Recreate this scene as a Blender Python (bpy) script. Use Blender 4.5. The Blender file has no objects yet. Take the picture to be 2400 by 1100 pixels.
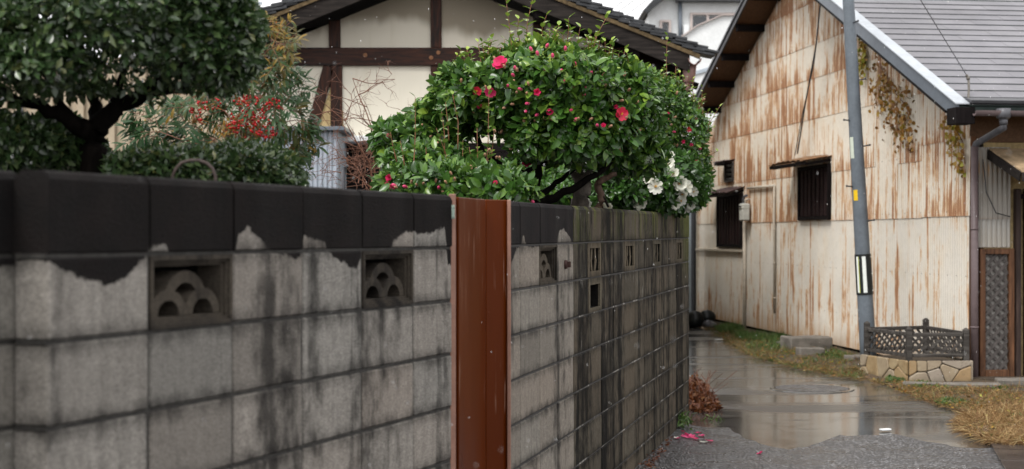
import bpy, bmesh, math, random
import numpy as np
from mathutils import Vector, Matrix, Euler, noise
random.seed(7); rng = np.random.default_rng(7)
S = bpy.context.scene; COL = S.collection
PI = math.pi; F = 3500.0; EYE = 1.55

# ------------------------------------------------------------ camera, sky, sun, exposure
cam = bpy.data.cameras.new('camera'); camo = bpy.data.objects.new('camera', cam); COL.objects.link(camo)
camo.location = (0, 0, EYE); camo.rotation_euler = (PI/2, 0, 0)
cam.sensor_width = 36; cam.lens = 52.5; cam.clip_start = .05; cam.clip_end = 600
cam.dof.use_dof = True; cam.dof.focus_distance = 9.0; cam.dof.aperture_fstop = 3.2
S.camera = camo
W = bpy.data.worlds.new('World'); S.world = W; W.use_nodes = True
wt = W.node_tree; wt.nodes.clear()
wo = wt.nodes.new('ShaderNodeOutputWorld'); bg = wt.nodes.new('ShaderNodeBackground')
sky = wt.nodes.new('ShaderNodeTexSky'); sky.sky_type = 'NISHITA'; sky.sun_disc = False
sky.sun_elevation = math.radians(52); sky.sun_rotation = math.radians(215); sky.air_density = 1; sky.dust_density = 3
hs = wt.nodes.new('ShaderNodeHueSaturation'); hs.inputs['Saturation'].default_value = .12
mx = wt.nodes.new('ShaderNodeMix'); mx.data_type = 'RGBA'; mx.inputs[0].default_value = .8
mx.inputs[7].default_value = (10.6, 10.5, 10.6, 1)
wt.links.new(sky.outputs[0], hs.inputs['Color']); wt.links.new(hs.outputs[0], mx.inputs[6])
wt.links.new(mx.outputs[2], bg.inputs[0]); bg.inputs[1].default_value = .1; wt.links.new(bg.outputs[0], wo.inputs[0])
sun = bpy.data.lights.new('sun', 'SUN'); sun.energy = 1.45; sun.angle = math.radians(22); sun.color = (1, .97, .93)
suno = bpy.data.objects.new('sun', sun); COL.objects.link(suno)
suno.rotation_euler = (math.radians(38), 0, math.radians(-35))
S.view_settings.view_transform = 'Standard'; S.view_settings.look = 'None'
S.view_settings.gamma = 1; S.view_settings.exposure = .85
S.cycles.max_bounces = 6; S.cycles.transparent_max_bounces = 6; S.cycles.caustics_reflective = False
S.cycles.caustics_refractive = False
try: S.cycles.use_denoising = True
except Exception: pass

# ------------------------------------------------------------ helpers
def tag(o, label=None, cat=None, group=None, kind=None):
    if label: o['label'] = label
    if cat: o['category'] = cat
    if group: o['group'] = group
    if kind: o['kind'] = kind
    return o
def empty(name, loc=(0,0,0), rz=0, label=None, cat=None, group=None):
    o = bpy.data.objects.new(name, None); o.empty_display_size = .1; COL.objects.link(o)
    o.location = loc; o.rotation_euler = (0, 0, rz)
    return tag(o, label, cat, group)
def inst(name, mesh, parent=None, loc=None, rot=None, mat4=None, tone=None):
    o = bpy.data.objects.new(name, mesh); COL.objects.link(o)
    if parent: o.parent = parent
    if mat4 is not None: o.matrix_local = mat4
    else:
        if loc is not None: o.location = loc
        if rot is not None: o.rotation_euler = rot
    if tone is not None: o['tone'] = float(tone)
    return o
class MB:
    def __init__(s): s.v = []; s.f = []; s.m = []; s.sm = []
    def add(s, vs, fs, mi=0, smooth=False):
        b = len(s.v); s.v += [tuple(v) for v in vs]
        for f in fs: s.f.append([b+i for i in f]); s.m.append(mi); s.sm.append(smooth)
        return s
    def box(s, c, d, rot=None, mi=0):
        x, y, z = d[0]/2, d[1]/2, d[2]/2
        vs = [Vector((i*x, j*y, k*z)) for i in (-1,1) for j in (-1,1) for k in (-1,1)]
        if rot is not None: vs = [rot @ v for v in vs]
        vs = [v + Vector(c) for v in vs]
        return s.add(vs, [(0,1,3,2),(4,6,7,5),(0,4,5,1),(2,3,7,6),(0,2,6,4),(1,5,7,3)], mi)
    def cbox(s, c, d, b=.004, mi=0, rot=None):         # chamfered box
        bm = bmesh.new(); bmesh.ops.create_cube(bm, size=1)
        for v in bm.verts: v.co = Vector((v.co.x*d[0], v.co.y*d[1], v.co.z*d[2]))
        bmesh.ops.bevel(bm, geom=bm.edges[:], offset=b, segments=1, affect='EDGES')
        bm.verts.index_update()
        vs = [v.co.copy() for v in bm.verts]; fs = [[v.index for v in f.verts] for f in bm.faces]; bm.free()
        if rot is not None: vs = [rot @ v for v in vs]
        return s.add([v + Vector(c) for v in vs], fs, mi)
    def beam(s, a, b, w, h, up=(0,0,1), mi=0, bev=0):
        a = Vector(a); b = Vector(b); d = b-a; L = d.length; x = d.normalized(); up = Vector(up)
        if abs(x.dot(up)) > .98: up = Vector((0,1,0))
        y = up.cross(x).normalized(); z = x.cross(y)
        R = Matrix((x, y, z)).transposed()
        return s.cbox((a+b)/2, (L, w, h), bev, mi, R) if bev else s.box((a+b)/2, (L, w, h), R, mi)
    def quadprism(s, pts, axis, t, mi=0):               # polygon extruded along axis by t
        n = len(pts); ax = Vector(axis)*t; p = [Vector(q) for q in pts]; vs = p + [q+ax for q in p]
        fs = [list(range(n))[::-1], list(range(n, 2*n))] + [(i, (i+1)%n, n+(i+1)%n, n+i) for i in range(n)]
        return s.add(vs, fs, mi)
    def tube(s, path, rad, n=8, mi=0, caps=True, smooth=True):
        P = [Vector(p) for p in path]; k = len(P)
        if not hasattr(rad, '__len__'): rad = [rad]*k
        vs = []; ref = Vector((.3, .2, 1)).normalized()
        for i, p in enumerate(P):
            t = (P[min(i+1, k-1)] - P[max(i-1, 0)]).normalized()
            r = ref if abs(t.dot(ref)) < .97 else Vector((1,0,0))
            a = t.cross(r).normalized(); b = t.cross(a)
            for j in range(n):
                q = 2*PI*j/n; vs.append(p + (a*math.cos(q) + b*math.sin(q))*rad[i])
        fs = [(i*n+j, i*n+(j+1)%n, (i+1)*n+(j+1)%n, (i+1)*n+j) for i in range(k-1) for j in range(n)]
        s.add(vs, fs, mi, smooth)
        if caps:
            b0 = len(s.v)-len(vs); s.f.append([b0+j for j in range(n)][::-1]); s.m.append(mi); s.sm.append(False)
            s.f.append([b0+(k-1)*n+j for j in range(n)]); s.m.append(mi); s.sm.append(False)
        return s
    def ball(s, c, r, sc=(1,1,1), u=8, w=6, mi=0):
        vs = [Vector((0,0,1))] + [Vector((math.sin(PI*i/w)*math.cos(2*PI*j/u), math.sin(PI*i/w)*math.sin(2*PI*j/u), math.cos(PI*i/w))) for i in range(1, w) for j in range(u)] + [Vector((0,0,-1))]
        fs = [(0, 1+j, 1+(j+1)%u) for j in range(u)]
        for i in range(w-2): fs += [(1+i*u+j, 1+(i+1)*u+j, 1+(i+1)*u+(j+1)%u, 1+i*u+(j+1)%u) for j in range(u)]
        L = len(vs)-1; fs += [(L, 1+(w-2)*u+(j+1)%u, 1+(w-2)*u+j) for j in range(u)]
        return s.add([Vector(c)+Vector((v.x*r*sc[0], v.y*r*sc[1], v.z*r*sc[2])) for v in vs], fs, mi, True)
    def mesh(s, name, mats):
        me = bpy.data.meshes.new(name); me.from_pydata(s.v, [], s.f)
        if not isinstance(mats, (list, tuple)): mats = [mats]
        for m in mats: me.materials.append(m)
        me.polygons.foreach_set('material_index', s.m); me.polygons.foreach_set('use_smooth', s.sm); me.update()
        return me
    def build(s, name, mats, parent=None, **k):
        o = inst(name, s.mesh(name, mats), parent, k.get('loc'), k.get('rot'))
        if 'sub' in k: s.origin = k['sub']
        return o
def box_part(name, c, d, mat, parent, bev=.004, rot=None):
    m = MB(); m.cbox((0,0,0), d, bev) if bev else m.box((0,0,0), d)
    o = m.build(name, mat, parent); o.location = c
    if rot: o.rotation_euler = rot
    return o
def beam_part(name, a, b, w, h, mat, parent, bev=.004, up=(0,0,1)):
    a = Vector(a); b = Vector(b); c = (a+b)/2; m = MB(); m.beam(a-c, b-c, w, h, up, 0, bev)
    o = m.build(name, mat, parent); o.location = c; return o
def P(px, py, Y): return Vector(((px-1200)/F*Y, Y, EYE+(550-py)/F*Y))
def G(px, py, z=0.0):
    Y = (EYE-z)*F/(py-550); return Vector(((px-1200)/F*Y, Y, z))
class Frame:
    def __init__(s, ox, oy, dx, dy):
        L = math.hypot(dx, dy); s.o = (ox, oy); s.d = (dx/L, dy/L); s.m = (-dy/L, dx/L); s.a = math.atan2(dy, dx)
    def hit(s, px, py, n=0):
        t = (px-1200)/F; X = s.o[0]+n*s.m[0]; Y = s.o[1]+n*s.m[1]
        u = (t*Y - X)/(s.d[0]-t*s.d[1]); dep = Y+u*s.d[1]
        return u, EYE+(550-py)/F*dep
    def h3(s, px, py, n=0):
        u, z = s.hit(px, py, n); return Vector((u, n, z))
    def w(s, u, n, z): return Vector((s.o[0]+u*s.d[0]+n*s.m[0], s.o[1]+u*s.d[1]+n*s.m[1], z))

# ------------------------------------------------------------ materials
class NT:
    def __init__(s, name):
        s.mat = bpy.data.materials.new(name); s.mat.use_nodes = True; s.nt = s.mat.node_tree
        s.b = s.nt.nodes['Principled BSDF']; s.out = s.nt.nodes['Material Output']
    def n(s, t, **p):
        o = s.nt.nodes.new(t)
        for k, v in p.items(): setattr(o, k, v)
        return o
    def lk(s, a, b): s.nt.links.new(a, b); return s
    def put(s, sock, v):
        if hasattr(v, 'is_output') or isinstance(v, bpy.types.NodeSocket): s.nt.links.new(v, sock)
        else: sock.default_value = v
    def pos(s): return s.n('ShaderNodeNewGeometry').outputs['Position']
    def objc(s, ob=None):
        t = s.n('ShaderNodeTexCoord')
        if ob: t.object = ob
        return t.outputs['Object']
    def sc(s, vec, x, y, z, off=(0,0,0)):
        m = s.n('ShaderNodeMapping'); m.inputs['Scale'].default_value = (x, y, z); m.inputs['Location'].default_value = off
        s.lk(vec, m.inputs[0]); return m.outputs[0]
    def noise(s, vec, scale=1, detail=3, rough=.5, dist=0):
        m = s.n('ShaderNodeTexNoise'); s.lk(vec, m.inputs['Vector']); m.inputs['Scale'].default_value = scale
        m.inputs['Detail'].default_value = detail; m.inputs['Roughness'].default_value = rough; m.inputs['Distortion'].default_value = dist
        return m.outputs['Fac']
    def vor(s, vec, scale, feature='F1', out='Distance'):
        m = s.n('ShaderNodeTexVoronoi', feature=feature); s.lk(vec, m.inputs['Vector']); m.inputs['Scale'].default_value = scale
        return m.outputs[out]
    def ma(s, op, a, b=0.0, c=None, clamp=False):
        m = s.n('ShaderNodeMath', operation=op, use_clamp=clamp); s.put(m.inputs[0], a); s.put(m.inputs[1], b)
        if c is not None: s.put(m.inputs[2], c)
        return m.outputs[0]
    def rng(s, v, a, b, c=0.0, d=1.0, smooth=False):
        m = s.n('ShaderNodeMapRange'); m.interpolation_type = 'SMOOTHSTEP' if smooth else 'LINEAR'
        s.put(m.inputs[0], v)
        for i, q in enumerate((a, b, c, d)): s.put(m.inputs[i+1], q)
        return m.outputs[0]
    def mix(s, f, a, b, mode='MIX'):
        m = s.n('ShaderNodeMix', data_type='RGBA', blend_type=mode); s.put(m.inputs[0], f)
        for i, q in ((6, a), (7, b)): s.put(m.inputs[i], (*q, 1) if isinstance(q, tuple) and len(q) == 3 else q)
        return m.outputs[2]
    def ramp(s, f, stops, interp='LINEAR'):
        m = s.n('ShaderNodeValToRGB'); m.color_ramp.interpolation = interp; e = m.color_ramp.elements
        while len(e) < len(stops): e.new(.5)
        for i, (p, c) in enumerate(stops): e[i].position = p; e[i].color = (*c, 1) if len(c) == 3 else c
        s.lk(f, m.inputs[0]); return m.outputs[0]
    def xyz(s, vec):
        m = s.n('ShaderNodeSeparateXYZ'); s.lk(vec, m.inputs[0]); return m.outputs
    def orand(s): return s.n('ShaderNodeObjectInfo').outputs['Random']
    def attr(s, name, typ='GEOMETRY'):
        m = s.n('ShaderNodeAttribute', attribute_type=typ, attribute_name=name); return m.outputs['Fac']
    def fin(s, col=None, rough=None, bump=None, bs=.3, bd=.01, spec=None, metal=None, coat=None):
        if col is not None: s.put(s.b.inputs['Base Color'], (*col, 1) if isinstance(col, tuple) else col)
        if rough is not None: s.put(s.b.inputs['Roughness'], rough)
        if metal is not None: s.put(s.b.inputs['Metallic'], metal)
        if spec is not None: s.put(s.b.inputs['Specular IOR Level'], spec)
        if coat is not None: s.b.inputs['Coat Weight'].default_value = coat; s.b.inputs['Coat Roughness'].default_value = .12
        if bump is not None:
            m = s.n('ShaderNodeBump'); m.inputs['Strength'].default_value = bs; m.inputs['Distance'].default_value = bd
            s.lk(bump, m.inputs['Height']); s.lk(m.outputs[0], s.b.inputs['Normal'])
        return s.mat
def simple(name, col, rough=.6, var=.25, scale=8, metal=0, bs=.2, bd=.004, spec=.28):
    t = NT(name); p = t.pos(); f = t.noise(p, scale, 4, .6); f2 = t.noise(p, scale*7, 3, .6)
    c = t.mix(t.rng(f, .3, .7, 0, 1), tuple(x*(1-var) for x in col), tuple(min(1, x*(1+var)) for x in col))
    c = t.mix(t.rng(f2, .35, .65, 0, .25), c, tuple(x*.5 for x in col))
    return t.fin(c, rough, f2, bs, bd, spec, metal)
def wood(name, col, axis='z', rough=.6, streak=.6, hi=None, spec=.2):
    t = NT(name); k = {'x': (1.2, 14, 14), 'y': (14, 1.2, 14), 'z': (14, 14, 1.2)}[axis]
    p = t.sc(t.pos(), *k); r = t.orand()
    cb = t.n('ShaderNodeCombineXYZ'); t.lk(t.ma('MULTIPLY', r, 17.0), cb.inputs[0]); t.lk(t.ma('MULTIPLY', r, 9.0), cb.inputs[1])
    va = t.n('ShaderNodeVectorMath', operation='ADD'); t.lk(p, va.inputs[0]); t.lk(cb.outputs[0], va.inputs[1]); p = va.outputs[0]
    g = t.noise(p, 2.2, 5, .65, .6); g2 = t.noise(p, 9, 4, .7)
    c = t.mix(t.rng(g, .35, .68), tuple(x*(1-streak) for x in col), hi or tuple(min(1, x*(1+streak)) for x in col))
    c = t.mix(t.rng(g2, .5, .8, 0, .6), c, tuple(x*.35 for x in col))
    c = t.mix(t.rng(r, 0, 1, 0, .35), c, tuple(x*.5 for x in col))
    return t.fin(c, rough, g2, .5, .004, spec)

def block_mat(name, ob, base, dark, stops, streak, moss=0, efflo=0, cw=4.0, grime=.5, colvar=.1):
    """weathered concrete: u along the wall, z up; stops = (u/cw, edge height offset) of the dark coating"""
    t = NT(name); v = t.objc(ob); x, y, z = t.xyz(v)
    fine = t.noise(v, 160, 3, .6); grit = t.vor(v, 190); mid = t.noise(v, 9, 4, .6)
    vs = t.sc(v, 26, 26, 1.1); st = t.noise(vs, 1, 5, .62, .3); st2 = t.noise(t.sc(v, 70, 70, 2.5), 1, 3, .6); st3 = t.noise(t.sc(v, 5.5, 5.5, .42, (3, 0, 0)), 1, 4, .6, .4)
    r = t.orand()
    mo1 = t.noise(v, 34, 5, .75, .3); mo2 = t.noise(t.sc(v, 1, 1, .6), 13, 4, .65)
    c = t.mix(t.rng(st, .3, .7), tuple(q*.80 for q in base), tuple(q*1.15 for q in base))
    c = t.mix(t.rng(mo1, .38, .62), t.mix(.5, c, tuple(q*.45 for q in base)), c)
    c = t.mix(t.rng(mo2, .5, .7, 0, .45), c, tuple(q*.5 for q in base))
    c = t.mix(t.rng(r, 0, 1, 0, .35), c, (base[0]*.95, base[1]*.78, base[2]*.68))
    c = t.mix(t.rng(st2, .5, .75, 0, .25), c, tuple(q*.4 for q in base))
    wr = t.n('ShaderNodeTexWhiteNoise', noise_dimensions='1D'); t.lk(t.ma('MULTIPLY', r, 91.7), wr.inputs['W']); c = t.mix(t.rng(wr.outputs['Value'], .55, 1, 0, .5), c, tuple(q*.38 for q in base))
    # running black grime
    colid = t.ma('FLOOR', t.ma('DIVIDE', t.ma('SUBTRACT', x, 1.395), .4)); wn = t.n('ShaderNodeTexWhiteNoise', noise_dimensions='1D'); t.lk(t.ma('ADD', colid, 3.7), wn.inputs['W'])
    ct = t.ma('MULTIPLY', t.ma('SUBTRACT', wn.outputs['Value'], .5), colvar)
    g = t.rng(t.ma('ADD', t.ma('ADD', st3, ct), t.ma('ADD', t.ma('MULTIPLY', t.ma('SUBTRACT', st, .5), .3), t.ma('MULTIPLY', t.ma('SUBTRACT', mo2, .5), .5))), .60-streak, .86-streak*.8, 0, grime, True)
    c = t.mix(g, c, tuple(q*.9 for q in dark))
    # blotches near joints: courses of 0.2
    fz = t.ma('PINGPONG', t.ma('ADD', z, .1), .1)
    jj = t.rng(t.ma('ADD', fz, t.ma('MULTIPLY', t.ma('SUBTRACT', mid, .5), .09)), .0, .045, .95, 0)
    c = t.mix(t.ma('MULTIPLY', jj, t.rng(mo2, .35, .65, .35, .9)), c, tuple(q*1.1 for q in dark))
    # lime and efflorescence
    if efflo:
        ef = t.noise(t.sc(v, 34, 34, 5), 1, 5, .75); eb = t.noise(t.sc(v, 1.6, 1, 3), 1, 2)
        efm = t.ma('MULTIPLY', t.rng(ef, .58, .68), t.rng(eb, .5, .62), clamp=True)
        zz = t.rng(z, .55, 1.3, .25, 1)
        c = t.mix(t.ma('MULTIPLY', t.ma('MULTIPLY', efm, zz), efflo), c, (.42, .40, .36))
    # coating
    if stops:
        rp = t.ramp(t.ma('DIVIDE', x, cw), [(max(0, min(1, a)), ((h+.25)*2,)*3) for a, h in stops])
        edge = t.ma('SUBTRACT', t.ma('MULTIPLY', rp, .5), .25)
        e2 = t.ma('MULTIPLY', t.ma('SUBTRACT', t.noise(v, 26, 5, .7), .5), .05)
        lim = t.ma('ADD', t.ma('ADD', edge, e2), 1.5)
        cm = t.rng(t.ma('ADD', t.ma('SUBTRACT', z, lim), t.ma('MULTIPLY', t.ma('SUBTRACT', mo1, .5), .02)), -.003, .003)
        dk = t.mix(t.rng(mid, .3, .7), tuple(q*.75 for q in dark), (dark[0]*1.35, dark[1]*1.15, dark[2]*1.1))
        dk = t.mix(t.rng(grit, .0, .25, .6, 0), dk, tuple(q*2.0 for q in dark))
        c = t.mix(cm, c, dk)
    if moss:
        mm = t.noise(t.sc(v, 11, 11, 2.2), 1, 5, .7); top = t.rng(z, 1.45, 1.7, 0, 1)
        lo = t.rng(x, 5.6, 6.1, 0, .8)
        mk = t.ma('MULTIPLY', t.ma('ADD', top, 0), t.rng(mm, .50, .60)); mk = t.ma('ADD', mk, t.ma('MULTIPLY', lo, t.rng(z, 1.1, 1.6)), clamp=True)
        c = t.mix(t.ma('MULTIPLY', mk, moss), c, (.13, .15, .03))
    c = t.mix(t.rng(fine, .35, .62, .0, .42), c, (.012, .012, .011))
    rr = t.rng(st3, .3, .7, .85, .6)
    h = t.ma('ADD', t.ma('MULTIPLY', grit, .8), fine)
    return t.fin(c, rr, h, .6, .004, .05)

M = {}
M['mortar_dark'] = simple('mortar_dark', (.035, .033, .03), .8, .5, 30)
def mort(ob):
    t = NT('mortar_limed'); v = t.pos(); ox_, _, oz_ = t.xyz(t.objc(ob)); a = t.noise(v, 3.5, 3, .6); b = t.noise(v, 45, 4, .7)
    f = t.ma('MULTIPLY', t.rng(a, .50, .60), t.rng(b, .46, .6), clamp=True); f = t.ma('MULTIPLY', f, t.ma('MULTIPLY', t.rng(ox_, 1.3, 1.5), t.rng(oz_, 1.35, 1.15)))
    c = t.mix(f, (.03, .028, .026), (.5, .47, .42)); return t.fin(c, .8, b, .5, .004)
M['black'] = simple('void_black', (.004, .004, .004), .9, spec=.05)  # flat black put in for the darkness inside hollows and gaps
M['cream'] = None
def plaster(name, col, stain_shade, zlo, zhi):
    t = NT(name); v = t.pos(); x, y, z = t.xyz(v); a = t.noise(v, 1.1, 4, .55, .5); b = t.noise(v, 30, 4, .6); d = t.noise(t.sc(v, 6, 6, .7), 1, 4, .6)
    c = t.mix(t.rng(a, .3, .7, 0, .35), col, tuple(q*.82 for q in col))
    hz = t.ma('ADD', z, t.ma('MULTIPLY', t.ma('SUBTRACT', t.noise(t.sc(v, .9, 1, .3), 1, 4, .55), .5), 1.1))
    c = t.mix(t.rng(hz, zlo, zhi, 0, 1, True), c, stain_shade)
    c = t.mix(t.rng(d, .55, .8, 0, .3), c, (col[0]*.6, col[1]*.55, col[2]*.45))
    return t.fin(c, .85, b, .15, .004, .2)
M['plaster'] = plaster('cream_plaster', (.66, .62, .52), (.66, .62, .52), 9, 10)
M['plaster_gable'] = plaster('gable_plaster', (.60, .56, .47), (.27, .235, .18), 4.22, 4.42)  # darker upper tone blends stain with painted shade from the eaves
M['mudwall'] = simple('bare_mud_plaster', (.45, .34, .17), .9, .3, 20)
M['beam'] = wood('dark_beam_wood', (.017, .009, .006), 'x', .5, .8, (.070, .020, .008))
M['post'] = wood('dark_post_wood', (.017, .009, .006), 'z', .5, .8, (.070, .020, .008))
M['barge'] = wood('grey_weathered_board', (.032, .028, .026), 'x', .6, .6, (.042, .035, .031), .05)
M['blackwood'] = wood('black_wood', (.008, .006, .006), 'z', .7, .5, None, .08)
M['slatwood'] = wood('brown_black_slat', (.014, .008, .008), 'z', .7, .5, (.036, .02, .02), .1)
M['greywood'] = wood('grey_lattice_wood', (.055, .048, .042), 'x', .8, .5, (.12, .11, .10), .08)
M['latticewood'] = wood('lattice_wood', (.085, .075, .07), 'z', .65, .4)
M['brownframe'] = wood('brown_frame_wood', (.10, .045, .022), 'z', .5, .5, (.19, .09, .045))
M['darkframe'] = wood('dark_frame_wood', (.04, .026, .022), 'z', .6, .5, (.07, .045, .036))
M['soffit'] = wood('brown_soffit_ply', (.14, .075, .04), 'y', .6, .25, (.18, .10, .055))
M['tile'] = simple('grey_roof_tile', (.034, .036, .039), .45, .45, 6, 0, .3, .004)
M['moss'] = simple('mossy_clay', (.10, .07, .035), .9, .5, 18)
M['gutter'] = simple('brown_gutter', (.14, .105, .105), .35, .15, 6)
M['gutter_pink'] = simple('faded_gutter', (.28, .17, .15), .4, .2, 8)
M['hopper'] = simple('grey_hopper', (.10, .10, .11), .35, .3, 10)
M['flash'] = simple('galvanised_flashing', (.40, .43, .46), .4, .12, 3, .2)
M['fascia'] = simple('grey_blue_fascia', (.12, .14, .165), .4, .15, 3, .05)
M['fascia_dark'] = simple('dark_fascia', (.05, .05, .055), .45, .3, 5)
def shingle():
    t = NT('grey_slate_shingle'); v = t.pos(); a = t.noise(v, 2.2, 4, .6); b = t.noise(t.sc(v, 1, 5, 5), 6, 3, .6); r = t.orand()
    li = t.noise(v, 9, 5, .75); big_ = t.noise(t.sc(v, .5, .5, 1.5), 1.2, 4, .6)
    c = t.mix(t.rng(a, .3, .7), (.155, .152, .165), (.215, .21, .225)); c = t.mix(t.rng(big_, .42, .68, 0, .5), c, (.10, .097, .10)); c = t.mix(t.rng(li, .60, .68, 0, .45), c, (.25, .25, .2)); c = t.mix(t.rng(r, 0, 1, 0, .4), c, (.13, .128, .14))
    c = t.mix(t.rng(b, .5, .75, 0, .4), c, (.24, .235, .25)); return t.fin(c, .6, b, .1, .003, .25)
M['shingle'] = shingle()
M['shingle_edge'] = simple('dark_shingle_edge', (.03, .045, .04), .7, .3)
M['pole'] = simple('grey_steel_pole', (.125, .145, .165), .4, .18, 5, .05, .1, .002)
M['metal_dark'] = simple('dark_iron', (.04, .042, .045), .4, .3, 20, .4)
M['white'] = simple('white_paint', (.72, .74, .74), .5, .06, 3, 0, .05)
M['offwhite'] = simple('offwhite_plastic', (.50, .50, .45), .45, .12, 12)
M['creampipe'] = simple('cream_pipe_paint', (.52, .46, .37), .5, .2, 10)
M['bluegrey'] = simple('pale_bluegrey_wall', (.38, .43, .48), .7, .1, 3)
M['yellow'] = simple('yellow_sticker', (.75, .48, .01), .5, .05, 5)
M['paper'] = simple('pale_tag', (.55, .60, .50), .5, .1, 8)
M['reflect'] = simple('white_reflector_strip', (.75, .78, .74), .3, .05, 8)
M['yelgreen'] = simple('lime_edge', (.50, .55, .10), .4, .05, 8)
M['blackpaint'] = simple('black_panel', (.012, .014, .014), .35, .2, 8)
def gate():
    t = NT('red_brown_gate_paint'); v = t.pos(); a = t.noise(t.sc(v, 3, 3, .6), 1, 4, .6); sc = t.noise(t.sc(v, 60, 60, 2.2), 1, 3, .7); sp = t.vor(v, 16)
    c = t.mix(t.rng(a, .3, .7), (.060, .010, .0008), (.095, .018, .0012))
    m = t.ma('MULTIPLY', t.rng(sc, .60, .68), t.rng(t.noise(v, 2.4, 2), .46, .58), clamp=True)
    c = t.mix(t.ma('MULTIPLY', m, .55), c, (.40, .25, .18)); c = t.mix(t.rng(sp, .05, .035, 0, .35), c, (.35, .22, .15))
    return t.fin(c, t.rng(a, .3, .7, .25, .4), a, .05, .01, .1)
M['gate'] = gate()
M['jamb'] = simple('faded_gate_edge', (.27, .145, .105), .45, .18, 14)
M['bluehinge'] = simple('green_grey_plate', (.25, .32, .27), .4, .2, 40)
M['glass'] = NT('dark_window_glass').fin((.03, .035, .04), .06, spec=.6)
M['winframe'] = simple('beige_window_frame', (.50, .43, .40), .5, .06, 6)
M['stone'] = None
def stone():
    t = NT('tan_flagstone'); v = t.pos(); a = t.noise(v, 7, 4, .6); b = t.noise(v, 40, 4, .6); r = t.orand()
    c = t.mix(t.rng(a, .3, .7), (.22, .15, .07), (.36, .28, .16)); c = t.mix(t.rng(r, .3, 1, 0, .8), c, (.27, .235, .20)); c = t.mix(t.rng(r, .35, 0, 0, .6), c, (.26, .15, .06)); hzz = t.xyz(v)[2]; c = t.mix(t.rng(t.ma('ADD', hzz, t.ma('MULTIPLY', a, .12)), .05, .13, .6, 0), c, (.07, .06, .03))
    c = t.mix(t.rng(b, .55, .75, 0, .5), c, (.12, .085, .05)); return t.fin(c, .6, t.ma('ADD', a, b), .5, .006)
M['stone'] = stone()
M['concrete'] = simple('old_concrete', (.16, .145, .125), .7, .3, 9)
M['wetconcrete'] = simple('wet_concrete_slab', (.055, .045, .04), .22, .35, 5)
M['straw'] = None
def corr(name, ob, base, rusty, zmax=1.0, dirt=.2, seed=0, cool=0):
    t = NT(name); v = t.objc(ob) if ob else t.pos(); x, y, z = t.xyz(v)
    uv = t.n('ShaderNodeUVMap').outputs[0]; ux, uy, _ = t.xyz(uv)
    ru = t.ma('ADD', x, seed)
    cb = t.n('ShaderNodeCombineXYZ'); t.lk(t.ma('MULTIPLY', ru, 42.0), cb.inputs[0]); t.lk(t.ma('MULTIPLY', z, .75), cb.inputs[2]); t.lk(t.ma('MULTIPLY', t.noise(v, 5, 3, .6), .9), cb.inputs[1])
    s1 = t.noise(cb.outputs[0], 1, 3, .6)
    cb2 = t.n('ShaderNodeCombineXYZ'); t.lk(t.ma('MULTIPLY', ru, 4.2), cb2.inputs[0]); t.lk(t.ma('MULTIPLY', z, 1.5), cb2.inputs[2])
    s2 = t.noise(cb2.outputs[0], 1, 4, .6, .5)
    big = t.noise(v, .55, 3, .55, .4); blot = t.noise(v, 14, 5, .65)
    low = t.rng(uy, .0, .75, 1, .0)                      # rust grows towards the lower lap of each sheet
    hi = t.rng(z, 1.2, 2.4, .0, .06)
    k = t.ma('ADD', s1, t.ma('MULTIPLY', t.ma('SUBTRACT', s2, .5), .75)); k = t.ma('ADD', k, t.ma('MULTIPLY', low, .11)); k = t.ma('ADD', k, hi)
    k = t.ma('ADD', k, t.ma('MULTIPLY', t.ma('SUBTRACT', big, .5), .60)); k = t.ma('ADD', k, t.ma('MULTIPLY', t.ma('COSINE', t.ma('MULTIPLY', x, 2*PI/.060)), -.035)); k = t.ma('ADD', k, t.ma('MULTIPLY', t.ma('SUBTRACT', blot, .5), .10))
    k = t.ma('ADD', k, rusty)
    mid = t.rng(k, .555, .63, 0, .8, True); deep = t.rng(k, .615, .74, 0, .88, True)
    lap = t.ma('MULTIPLY', t.rng(uy, 0, .05, .8, 0), t.rng(big, .4, .6, .2, 1))
    b0 = t.mix(t.rng(t.noise(v, 1.6, 4, .6), .3, .7), base, tuple(q*.86 for q in base))
    if cool: b0 = t.mix(cool, b0, (.5, .55, .62))
    b0 = t.mix(t.rng(s2, .45, .7, 0, .35), b0, (base[0]*.92, base[1]*.80, base[2]*.62))
    b0 = t.mix(t.rng(blot, .5, .8, 0, dirt), b0, (.2, .17, .14))
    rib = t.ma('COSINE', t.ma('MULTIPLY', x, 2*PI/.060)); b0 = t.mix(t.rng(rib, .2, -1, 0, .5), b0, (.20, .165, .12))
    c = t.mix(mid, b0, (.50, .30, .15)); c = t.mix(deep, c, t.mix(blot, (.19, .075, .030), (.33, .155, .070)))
    c = t.mix(t.ma('MULTIPLY', lap, .35), c, (.30, .14, .07))
    bot = t.rng(t.ma('ADD', z, t.ma('MULTIPLY', t.ma('SUBTRACT', s2, .5), .7)), .05, .35, .6, 0)
    c = t.mix(bot, c, (.34, .22, .12))
    return t.fin(c, t.rng(mid, 0, 1, .38, .75), blot, .15, .004, .4)

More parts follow.
